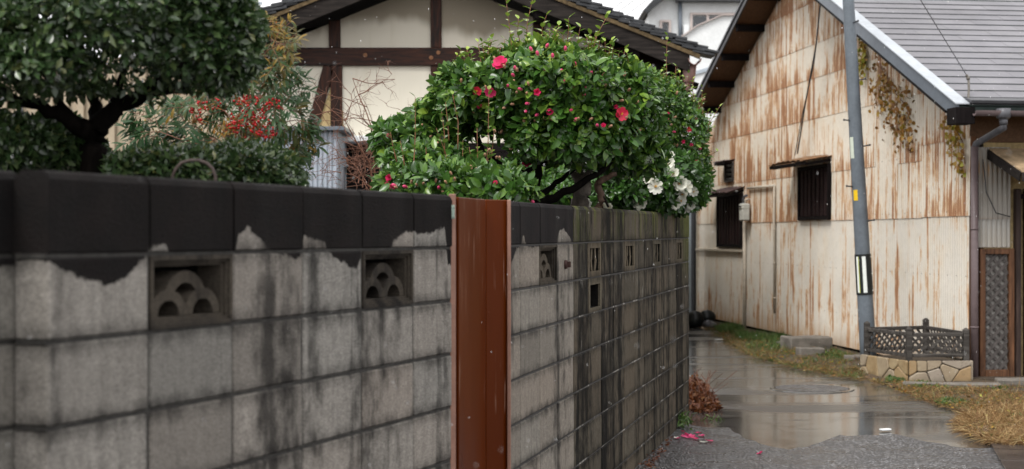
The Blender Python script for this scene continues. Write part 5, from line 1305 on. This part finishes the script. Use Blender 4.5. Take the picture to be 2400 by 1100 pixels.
for k in range(26): bud(cam3, rb0, RB, rng.uniform(1500, 1650), rng.uniform(220, 430), 4.5, 'bud_pink' if k % 3 == 0 else 'bud_tan')

# --- white flowered one, low over the wall
WB = [blob(1520, 440, 11.2, 95, 58, .4), blob(1590, 450, 11.8, 62, 48, .35), blob(1560, 400, 11.3, 70, 45, .35), blob(1450, 450, 11.0, 60, 42, .35)]
wb0 = P(1540, 700, 11.9); wb0.z = 0
cam4 = shrub('white_camellia', 'dark-leaved camellia with open white flowers hanging over the far wall', 'camellia', wb0, WB, 8000, .062, M['camellia'], LT, 110, jit=.12, tone=(0, .5), topyoung=.1, bmp=.12)
branches(cam4, wb0, [[(wb0, .04), (P(1520,500,11.6), .03), (P(1500,430,11.3), .015)], [(P(1480,500,11.3), .014), (P(1490,470,11.2), .010), (P(1500,440,11.2), .006)]], M['bark'])
for x, y, r, k in ((1530,404,22,'white'),(1562,384,20,"whited"),(1520,420,14,"whited"),(1578,410,16,"whited"),(1625,450,13,"white"),(1580,480,14,"whited"),(1548,398,14,'whited'),(1536,438,20,'white'),(1591,430,20,'whited'),(1608,438,20,'white'),(1600,455,14,'whited'),(1495,474,20,'whited'),(1606,486,16,'white'),(1618,480,13,'whited'),(1570,366,12,'whited'),(1596,470,14,'white')): flower(cam4, wb0, WB, x, y, r, k, .7)
for x, y, r in ((1362,398,17),(1378,402,14),(1346,406,10),(1374,478,13),(1412,482,13),(1428,486,10),(1500,216,13),(1512,226,12)): flower(cam4, wb0, WB, x, y, r, 'whited', .6, Y=9.6 if y > 300 else 11.2)

# --- background bush filling the gap under the crowns
BB = [blob(1420, 455, 12.6, 130, 55, .5), blob(1300, 460, 12.4, 80, 28, .4), blob(1360, 420, 12.8, 120, 50, .4), blob(1200, 415, 12.2, 45, 36, .3), blob(1480, 300, 13.0, 100, 110, .4)]
bb0 = P(1380, 700, 12.8); bb0.z = 0
bk = shrub('background_bush', 'shaded green bush showing below the big camellia, behind its trunks', 'bush', bb0, BB, 9500, .065, M['camellia'], LT, 60, jit=.15, tone=(.1, .75), topyoung=.1, bmp=.1)
for k in range(16): 
    p, n = front(BB, rng.uniform(1180, 1225), rng.uniform(398, 432)); m_ = _bc.get('yb') or MB().ball((0,0,0), 1, (1,1,1), 8, 6).mesh('berry', M['yellowberry']); _bc['yb'] = m_
    o = inst('berry', m_, bk, p-bb0+Vector((0,-.03,0))); o.scale = (.012,)*3
# mossy post like trunk and curved bare branch
tr = empty('mossy_trunk', Vector((P(1362,560,9.25).x, 9.25, 0)), 0, 'thick cut grey lichen-covered tree trunk behind the far wall', 'tree trunk')
b_ = tr.location
branches(tr, b_, [[(Vector((b_.x, b_.y, 0)), .075), (P(1359,500,9.25), .062), (P(1362,450,9.25), .055), (P(1361,410,9.25), .052), (P(1364,388,9.25), .045)]], M['bark_grey'], 'trunk')
branches(tr, b_, [[(P(1362,420,9.22), .03), (P(1376,404,9.2), .022), (P(1388,398,9.2), .012)]], M['bark_grey'])
cv = empty('bare_branch', Vector((P(1405,560,8.9).x, 8.95, 0)), 0, 'curved brown branch bending like a hook above the far wall', 'branch'); b_ = cv.location
branches(cv, b_, [[(Vector((b_.x, b_.y, 0)), .03), (P(1402,490,8.9), .026), (P(1412,462,8.9), .024), (P(1400,436,8.9), .022), (P(1404,424,8.9), .022), (P(1420,416,8.9), .018), (P(1445,408,8.9), .014)]], M['bark_brown'], 'branch_stem')
branches(cv, b_, [[(P(1410,455,8.9), .010), (P(1418,470,8.88), .008), (P(1426,486,8.86), .007)]], M['bark'], 'side_branch')

# --- topiary tree at the left
TB = [blob(230, 75, 5.1, 300, 142, .42), blob(462, 105, 5.2, 148, 110, .35), blob(30, 110, 5.0, 150, 135, .35), blob(330, -10, 5.2, 260, 110, .4), blob(520, 60, 5.3, 85, 85, .3), blob(510, 160, 5.2, 68, 52, .25), blob(-90, 60, 5.0, 170, 150, .35), blob(110, 165, 4.95, 130, 52, .3)]
tb0 = Vector((P(218,560,5.25).x, 5.25, 0))
top = shrub('topiary_tree', 'dark clipped topiary tree with a forked black trunk filling the top left', 'tree', tb0, TB, 42000, .042, M['holly'], LTs, 290, jit=.09, tone=(.1, 1), topyoung=.1, bmp=.13, flat=.45, tn='s', spread=.9)
branches(top, tb0, [[(tb0, .055), (P(218,500,5.25), .045), (P(220,380,5.25), .043), (P(214,330,5.25), .043), (P(222,298,5.25), .05)]], M['bark'], 'trunk')
branches(top, tb0, [[(P(222,305,5.25), .04), (P(265,262,5.25), .033), (P(320,225,5.25), .028), (P(380,190,5.25), .02), (P(450,140,5.25), .012)],
    [(P(215,310,5.25), .038), (P(170,280,5.2), .028), (P(110,262,5.15), .024), (P(40,240,5.1), .018), (P(-40,180,5.1), .012)],
    [(P(222,300,5.25), .03), (P(225,250,5.3), .022), (P(200,190,5.3), .016), (P(190,100,5.3), .01)],
    [(P(265,262,5.25), .022), (P(270,220,5.3), .016), (P(300,150,5.3), .01)], [(P(320,225,5.25), .018), (P(400,215,5.3), .014), (P(470,200,5.3), .009), (P(530,180,5.3), .006)],
    [(P(170,280,5.2), .018), (P(130,230,5.2), .013), (P(100,170,5.2), .008)], [(P(110,262,5.15), .015), (P(70,225,5.2), .012), (P(30,180,5.2), .008)]], M['bark'])
LBb = [blob(60, 335, 5.3, 130, 58, .3), blob(-60, 340, 5.2, 150, 80, .3), blob(180, 365, 5.4, 60, 38, .2), blob(150, 300, 5.5, 34, 22, .15)]
q0 = Vector((P(60,560,5.35).x, 5.35, 0))
lo = shrub('low_shrub', 'dark low shrub behind the near wall at the left edge, under the topiary', 'shrub', q0, LBb, 12000, .042, M['holly'], LTs, 110, jit=.12, tone=(.1, .9), tn='s', spread=.9)
# clipped low hedge mound
HB = [blob(560, 400, 5.7, 140, 62, .35), blob(420, 405, 5.4, 130, 50, .32), blob(330, 400, 5.3, 70, 34, .25), blob(620, 420, 5.8, 88, 60, .3)]
q1 = Vector((P(500,560,5.6).x, 5.6, 0))
hd = shrub('clipped_shrub', 'clipped low shrub mound showing over the near wall under the red berries', 'shrub', q1, HB, 20000, .036, M['holly'], LTs, 230, jit=.09, tone=(.1, 1), topyoung=.35, tn='s', spread=.9)

# --- nandina with red berries
nb = Vector((P(560,560,6.6).x, 6.6, 0))
na = empty('nandina', nb, 0, 'nandina with clusters of red berries and long leaflets between the topiary and the house', 'nandina')
def compound(root, base, a, b, ll, tone, sub=3, pairs=4, mat='nandina'):
    """a leaf stalk with side stalks of paired narrow leaflets"""
    a = Vector(a); b = Vector(b); L = (b-a).length; d = (b-a).normalized(); side = d.cross(Vector((0,-1,.2))).normalized(); m = MB(); pos = []
    mid = a.lerp(b, .55)+Vector((0,0,L*.08)); pth = [a.lerp(mid, k/3) for k in range(3)]+[mid.lerp(b, k/3) for k in range(4)]
    m.tube([p-base for p in pth], [.0028-.0003*i for i in range(7)], 5)
    ribs = [(pth[-3], pth[-1], 1)]
    for k in range(sub):
        for s_ in (-1, 1):
            p = pth[2+k] if 2+k < 7 else pth[-1]; e = p+(d*.55+side*s_*.75+Vector((0,rng.normal()*.3,rng.normal()*.15))).normalized()*L*.38*(1-.15*k); ribs.append((p, e, 0)); m.tube([p-base, e-base], .0013, 4)
    st = m.build('leaf_stalk', M['twig'], root)
    for (p, e, tip) in ribs:
        dd = (e-p).normalized()
        for k in range(pairs):
            t_ = (k+1)/pairs; q = p.lerp(e, t_); s2 = dd.cross(Vector((rng.normal()*.3,-1,.3))).normalized()
            for s_ in (-1, 1):
                x = (dd*.6+s2*s_*.8+Vector((0,0,-.15+rng.normal()*.15))).normalized(); pos.append((q, x, Vector((rng.normal()*.4, -.5+rng.normal()*.3, .8)), ll*rng.uniform(.7,1.1), min(1, max(0, tone+rng.normal()*.12))))
        pos.append((e, dd, Vector((0,-.4,.9)), ll*1.1, tone))
    return st, pos
allp = []
stems = [((560,470),(500,330)), ((560,470),(600,330)), ((570,470),(560,230)), ((565,470),(640,280)), ((555,470),(430,320)), ((565,470),(590,140)), ((560,470),(380,360))]
branches(na, nb, [[(Vector((nb.x, nb.y, 0)), .010), (P(a[0], a[1], 6.7), .008), (P(b[0], b[1], 6.6), .004)] for a, b in stems], M['twig'], 'stem')
cl = [((640,290),(742,292),.065,.40),((660,330),(745,345),.062,.45),((640,240),(725,215),.055,.28),((620,200),(700,165),.055,.40),((600,110),(672,110),.045,.70),((600,85),(650,55),.04,.70),((600,140),(690,135),.05,.62),((610,170),(660,190),.05,.55),
      ((590,210),(660,240),.05,.3),((560,300),(500,250),.05,.2),((500,330),(420,300),.06,.15),((470,350),(390,330),.062,.12),((430,330),(330,310),.062,.14),((400,320),(290,340),.06,.16),((380,300),(300,262),.06,.15),((440,300),(400,240),.05,.25),((460,280),(520,240),.05,.3),
      ((520,320),(470,360),.055,.12),((480,290),(440,250),.05,.5),((560,260),(620,230),.05,.35),((640,345),(700,372),.06,.5),((650,380),(722,400),.06,.45),((540,340),(600,345),.05,.35),((560,200),(600,160),.05,.5),((600,260),(680,262),.055,.3),((520,290),(560,330),.035,.8),((500,250),(470,215),.05,.4),
      ((610,130),(690,100),.04,.62),((585,170),(640,150),.05,.45),((600,150),(672,158),.04,.55),((575,230),(545,200),.05,.35),((620,310),(670,310),.05,.42),((480,320),(520,345),.035,.7),((560,310),(585,280),.05,.75)]
for a, b, ll, tone in cl:
    st, pos = compound(na, nb, P(*a, 6.6+rng.uniform(-.25,.25)), P(*b, 6.6+rng.uniform(-.35,.2)), ll, tone)
    if len([o for o in pos]) and len(allp) < 10**6: allp += [(st, *q) for q in pos]
vis = allp[:]; random.shuffle(vis); own = vis[:270]; rest = vis[270:]
for st, q, x, z, s, tn_ in own: leaf_obj(st, 'n', LTn, q, x, z, s, tn_, M['nandina'], nb, 'leaflet')
arr = lambda i: np.array([tuple(r[i]) for r in rest]); scatter('foliage', na, LTn, arr(1), arr(2), arr(3), np.array([r[4] for r in rest]), np.array([r[5] for r in rest]), M['nandina'], 'stuff', nb)
# a filler of small sprays behind
fb = [blob(520, 250, 7.1, 100, 80, .3), blob(590, 170, 7.0, 35, 70, .2), blob(450, 320, 7.1, 140, 40, .3)]
p, n = shell(fb, 900, .3, .3); X, Z = axes(n, 1.2); scatter('foliage', na, LTn, p, X, Z, .036*rng.uniform(.6,1.1,len(p)), np.clip(rng.normal(.35,.22,len(p)),0,1), M['nandina'], 'stuff', nb)
bmesh_ = MB().ball((0,0,0), 1, (1,1,1), 10, 8).mesh('berry', M['berry'])
bc = [(590,235,45,16,34),(612,262,45,24,40),(640,240,18,8,14),(580,275,42,26,60),(620,305,34,18,46),(632,316,20,10,16),(470,265,26,30,34),(545,300,22,14,26),(500,245,20,14,16),(590,232,30,12,18),(560,330,26,10,14),(652,255,12,6,10)]
for x, y, rx, ry_, n_ in bc:
    for k in range(n_):
        while True:
            a_, b__ = rng.uniform(-1,1), rng.uniform(-1,1)
            if a_*a_+b__*b__ < 1: break
        p = P(x+a_*rx, y+b__*ry_, 6.35+rng.uniform(-.1,.25)); o = inst('berry', bmesh_, na, p-nb); o.scale = (.0052*rng.uniform(.8,1.15),)*3
m = MB()
for x, y, rx, ry_, n_ in bc:
    for k in range(n_//3):
        e = P(x+rng.uniform(-1,1)*rx, y+rng.uniform(-1,1)*ry_, 6.4+rng.uniform(-.1,.2))-nb; s_ = P(x-rx*.7, y+ry_*.8, 6.5)-nb; m.tube([s_, s_.lerp(e, .6)+Vector((0,0,.01)), e], .0012, 4)
tag(m.build('berry_stalks', simple('orange_stalks', (.42,.16,.02), .5, .3, 40), na), kind='stuff')

# --- bare twig shrub in front of the dark boards
tb = Vector((P(860,560,12).x, 12, 0)); tw = empty('bare_shrub', tb, 0, 'leafless reddish twiggy shrub in front of the plaster wall and dark boards', 'shrub')
def twig(m, p, d, L, r, lev):
    pts = [p]; q = p.copy(); dd = d.copy(); k = 6
    for i in range(k):
        dd = (dd+Vector((rng.normal(), rng.normal()*.6, rng.normal()))*.22+Vector((0,0,-.05 if lev else .02))).normalized(); q = q+dd*L/k; pts.append(q.copy())
        if lev < 3 and rng.random() < (.75, .62, .45)[lev]:
            ax = Vector((rng.normal(), rng.normal()*.5, rng.normal()*.7)).normalized(); twig(m, q, (dd*.6+ax*.8).normalized(), L*rng.uniform(.35,.65), r*.6, lev+1)
    m.tube([v-tb for v in pts], [r*(1-.7*i/k) for i in range(k+1)], 4, caps=False)
for (a, b, r_) in (((872,420),(800,230),.008), ((880,420),(845,210),.008), ((890,430),(915,230),.006), ((860,430),(790,330),.006), ((850,440),(880,330),.006), ((905,430),(960,260),.006), ((870,440),(760,380),.005), ((840,430),(850,350),.006)):
    A_, B_ = P(*a, 12), P(*b, 12+rng.uniform(-.3,.3)); m = MB(); twig(m, A_, (B_-A_).normalized(), (B_-A_).length*1.15, r_, 0); m.build('twig', M['twig'], tw)
m = MB()
for k in range(48):
    A_ = P(rng.uniform(790,900), rng.uniform(345,440), 12+rng.uniform(-.3,.3)); d_ = Vector((rng.normal(), rng.normal()*.4, rng.normal()*.5+.1)).normalized(); q = [A_]
    for i in range(4): d_ = (d_+Vector((rng.normal(),rng.normal()*.3,rng.normal()))*.25).normalized(); q.append(q[-1]+d_*rng.uniform(.03,.10))
    m.tube([v-tb for v in q], .0019, 4, caps=False)
tag(m.build('fine_twigs', M['twig'], tw), kind='stuff')
m = MB(); m.tube([Vector((0,0,0)), P(870,440,12)-tb, P(873,420,12)-tb], [.02,.012,.008], 6); m.build('stem', M['twig'], tw)

# --- vines on the barn
def vine(name, label, pts_px, spread, n, tone, hang):
    A_ = [BA.h3(x, y, .05) for x, y in pts_px]; base = BA.w(A_[0].x, .05, A_[0].z); r = empty(name, base, 0, label, 'vine')
    pts = [BA.w(v.x, .05, v.z) for v in A_]; m = MB(); m.tube([v-base for v in pts], .006, 5); m.build('stem', M['twig'], r)
    P_ = []; 
    for k in range(n):
        i = rng.integers(0, len(pts)-1); q = pts[i].lerp(pts[i+1], rng.random()); P_.append(q+Vector((rng.normal()*spread*.4-.04, rng.normal()*spread, rng.normal()*spread*1.1-abs(rng.normal())*hang)))
    P_ = np.array([tuple(v) for v in P_]); X = rng.normal(size=(n,3))*.5+np.array((0,0,-1.0)); Z = rng.normal(size=(n,3))*.5+np.array((-1.0,-.3,.3))
    scatter('foliage', r, leaf_tmpl(.8), P_, X, Z, rng.uniform(.035,.075,n), np.clip(rng.normal(tone,.18,n),0,1), M['autumn'], 'stuff', base); return r
vine('autumn_vine', 'thick hanging tangle of orange brown vine under the right rake of the rusty gable', [(2063,150),(2075,190),(2095,215),(2125,250),(2130,285)], .13, 420, .45, .15)
vine('autumn_vine', 'small tuft of yellow vine leaves hanging just right of the pole', [(2022,95),(2030,125),(2026,150)], .06, 90, .85, .08)
vine('autumn_vine', 'straggling yellow-brown vine at the top corner of the barn beside the downpipe', [(2225,262),(2240,300),(2255,330),(2262,385)], .07, 130, .65, .10)

# ------------------------------------------------------------ ground cover
def inpoly(x, y, poly):
    c = False; n = len(poly)
    for i in range(n):
        x1, y1 = poly[i]; x2, y2 = poly[i-1]
        if (y1 > y) != (y2 > y) and x < (x2-x1)*(y-y1)/(y2-y1)+x1: c = not c
    return c
def region(poly_px, n, z=.02):
    xs = [p[0] for p in poly_px]; ys = [p[1] for p in poly_px]; out = []
    while len(out) < n:
        x, y = rng.uniform(min(xs), max(xs)), rng.uniform(min(ys), max(ys))
        g_ = G(x, y, z)
        if inpoly(x, y, poly_px) and (noise.noise(Vector((g_.x*2.3, g_.y*1.6, 5)))+.5*noise.noise(Vector((g_.x*7, g_.y*5, 9))) > -.12 or rng.random() < .22): out.append(tuple(g_))
    return np.array(out)
def cover(name, label_, poly, n, tmpl, mat, smin, smax, tone, lie, z=.02):
    p = region(poly, n, z); X = rng.normal(size=(n,3)); X[:,2] = np.abs(X[:,2])*lie+(.1 if lie < 1 else .6); Z = rng.normal(size=(n,3))+np.array((0,0,1.0)); p[:,2] += rng.uniform(-.01, .02, n)
    o = scatter(name, None, tmpl, p, X, Z, rng.uniform(smin, smax, n), np.clip(rng.normal(*tone, n), 0, 1), mat, 'stuff'); return tag(o, label_, None)
VG = [(1640,770),(1692,794),(1716,813),(1760,836),(1830,857),(1900,871),(1960,884),(2025,893),(2022,862),(2015,838),(1940,815),(1850,795),(1780,782),(1745,775),(1690,762)]
RG = [(2030,890),(2060,903),(2110,917),(2165,939),(2215,955),(2258,970),(2278,985),(2250,1000),(2272,1020),(2330,1038),(2420,1044),(2420,912),(2300,905),(2180,905),(2120,898)]
cover('dry_grass', 'brown dry grass edging the road below the barn', VG, 10000, BL, M['dry'], .03, .13, (.38, .3), .35)
cover('dry_grass', 'dry straw and dead grass beside the drain at the lower right', RG, 15000, BL, M['dry'], .03, .12, (.42, .32), .25)
cover('straw', 'matted pale straw heap at the right edge of the road', [(2262,968),(2245,1000),(2275,1022),(2340,1040),(2420,1044),(2420,955),(2330,955)], 12000, BL, M['dry'], .05, .16, (.60, .32), .10, .03)
for i, (x, y, rx, ry_, n_) in enumerate(((1712,775,34,8,1600),(1760,792,40,9,1600),(1815,798,34,9,800),(1800,818,60,8,500),(1950,835,36,12,1500),(1985,842,26,10,700),(1905,848,30,7,350),(2098,892,22,7,500),(2155,905,26,6,900),(2230,945,36,7,800),(2375,985,26,9,500),(2200,910,20,5,250),(2345,915,20,5,150))):
    poly = [(x+rx*math.cos(a), y+ry_*math.sin(a)) for a in np.linspace(0, 6.28, 12)]
    cover('grass', 'green grass and weeds in the verge', poly, n_, BLg if i < 4 else LTs, M['weed'], .04 if i < 4 else .015, .14 if i < 4 else .045, (.4, .25), 1.6 if i < 4 else .8)
cover('grass', 'thin green blades mixed through the dry grass under the barn', VG, 8500, BLg, M['weed'], .02, .09, (.4, .3), .9)
cover('grass', 'thin green blades mixed through the dry grass by the planter', RG, 5000, BLg, M['weed'], .02, .07, (.4, .3), .8)
cover('fallen_leaves', 'brown and orange fallen leaves scattered on the verge', VG, 900, LTs, M['autumn'], .015, .045, (.35, .25), .2, .04)
cover('fallen_leaves', 'brown and tan fallen leaves scattered near the planter', RG, 900, LTs, M['autumn'], .015, .045, (.35, .25), .2, .04)
cover('fallen_leaves', 'wet brown leaf litter along the foot of the far wall', [(1488,1100),(1510,1078),(1545,1050),(1575,1020),(1590,1020),(1560,1060),(1530,1100)], 160, LTs, M['deadred'], .015, .035, (.4, .3), .1, .006)
# dead red leaf heap
g = G(1632, 952); hp0 = empty('dead_branch_heap', g, 0, 'heap of dead red-brown leaves and twigs at the far end of the block wall', 'leaf heap')
n = 1800; a_ = rng.random(n)*6.28; rr_ = np.sqrt(rng.random(n)); h_ = rng.random(n)*(1-rr_)*.32
pp = np.stack([g.x+.0+rr_*np.cos(a_)*.19, g.y+rr_*np.sin(a_)*.5, .02+h_], 1); scatter('foliage', hp0, LT, pp, rng.normal(size=(n,3)), rng.normal(size=(n,3)), rng.uniform(.025,.06,n), rng.random(n), M['deadred'], 'stuff', g)
m = MB()
for k in range(28):
    a = rng.random()*6.28; p_ = Vector((math.cos(a)*.12, math.sin(a)*.3, .02)); m.tube([p_, p_+Vector((rng.normal()*.06, rng.normal()*.1, .12)), p_+Vector((rng.normal()*.12, rng.normal()*.15, .2+rng.random()*.14))], .0025, 4)
m.build('twigs', M['twig'], hp0)
# weed at the wall foot
g = G(1592, 1003); wd = empty('wall_weed', g, 0, 'small green weed growing at the foot of the far wall above fallen petals', 'weed')
n = 120; pp = np.stack([g.x+rng.normal(size=n)*.05, g.y+rng.normal(size=n)*.10, rng.random(n)*.09+.01], 1); scatter('foliage', wd, LTn, pp, rng.normal(size=(n,3))+np.array((0,0,.8)), rng.normal(size=(n,3))+np.array((0,0,1.)), rng.uniform(.03,.075,n), np.clip(rng.normal(.5,.25,n),0,1), M['weed'], 'stuff', g)
g = G(1672, 985); wd = empty('road_weed', g, 0, 'tiny green sprig lying on the wet road near the leaf heap', 'weed')
n = 26; pp = np.stack([g.x+rng.normal(size=n)*.04, g.y+rng.normal(size=n)*.04, rng.random(n)*.03+.005], 1); scatter('foliage', wd, LTn, pp, rng.normal(size=(n,3)), rng.normal(size=(n,3))+np.array((0,0,1.)), rng.uniform(.03,.05,n), np.clip(rng.normal(.7,.2,n),0,1), M['weed'], 'stuff', g)
# fallen petals
pm = MB(); vs = []
for i, (t_, w) in enumerate(((0,.15),(.35,.7),(.7,1),(1,.6))):
    for v_ in (-1, 0, 1): vs.append((t_-.5, w*.4*v_, .10*abs(v_)+.10*(t_-.5)**2*4))
pm.add(vs, [(i*3+j, i*3+j+1, i*3+j+4, i*3+j+3) for i in range(3) for j in range(2)], 0, True); pmesh = pm.mesh('petal', M['pink']); pmw = pm.mesh('petal', M['whitepetal'])
for x, y, s, w in ((1589,1030,1.2,0),(1603,1026,1.1,0),(1612,1022,1.3,0),(1620,1025,1.4,0),(1625,1029,1.2,0),(1632,1031,1.1,0),(1606,1023,1,0),(1637,1017,1.1,0),(1646,1024,1.3,0),(1662,1036,1.3,0),(1649,1039,1.2,1),(1585,1029,1,1),(1600,1013,.8,0),(1782,1065,1.2,0),(1615,1027,1,0)):
    g = G(x, y, .006); o = inst('petal', pmw if w else pmesh, None, g+Vector((0,0,.004)), (rng.normal()*.15, rng.normal()*.15, rng.random()*6), tone=rng.random()); o.scale = (.05*s,)*3
    if x == 1782: tag(o, 'single pink petal alone on the coarse asphalt away from the others', 'petal')
    else: tag(o, 'fallen white petal on the asphalt near the foot of the wall' if w else 'fallen pink petal in the small scatter at the foot of the far wall', 'petal', 'white petals on the asphalt' if w else 'pink petals on the asphalt')

# ------------------------------------------------------------ falling rain
tr_ = NT('rain_water'); tr_.fin((1,1,1), .02); tr_.b.inputs['Transmission Weight'].default_value = .45; tr_.b.inputs['IOR'].default_value = 1.33
dm = MB().ball((0,0,0), 1, (1,1,3.2), 6, 6); dv = np.array([tuple(v) for v in dm.v]); N = 950
Yr = 2.2+rng.random(N)**.8*13; Xr = rng.uniform(-.36,.36,N)*Yr; Zr = EYE+rng.uniform(-.17,.17,N)*Yr; keep = Zr > .05
p = np.stack([Xr, Yr, Zr], 1)[keep]; N = len(p); X = np.tile((0,0,1.0), (N,1))+rng.normal(size=(N,3))*.08; Z = rng.normal(size=(N,3))
dv2 = dv[:, [2,1,0]]; scatter('rain', None, (dv2, dm.f), p, X, Z, .00105*(p[:,1]/6)**.5*rng.uniform(.5,1.3,N), np.zeros(N), tr_.mat, 'stuff')
print('OBJECTS', len(bpy.data.objects))
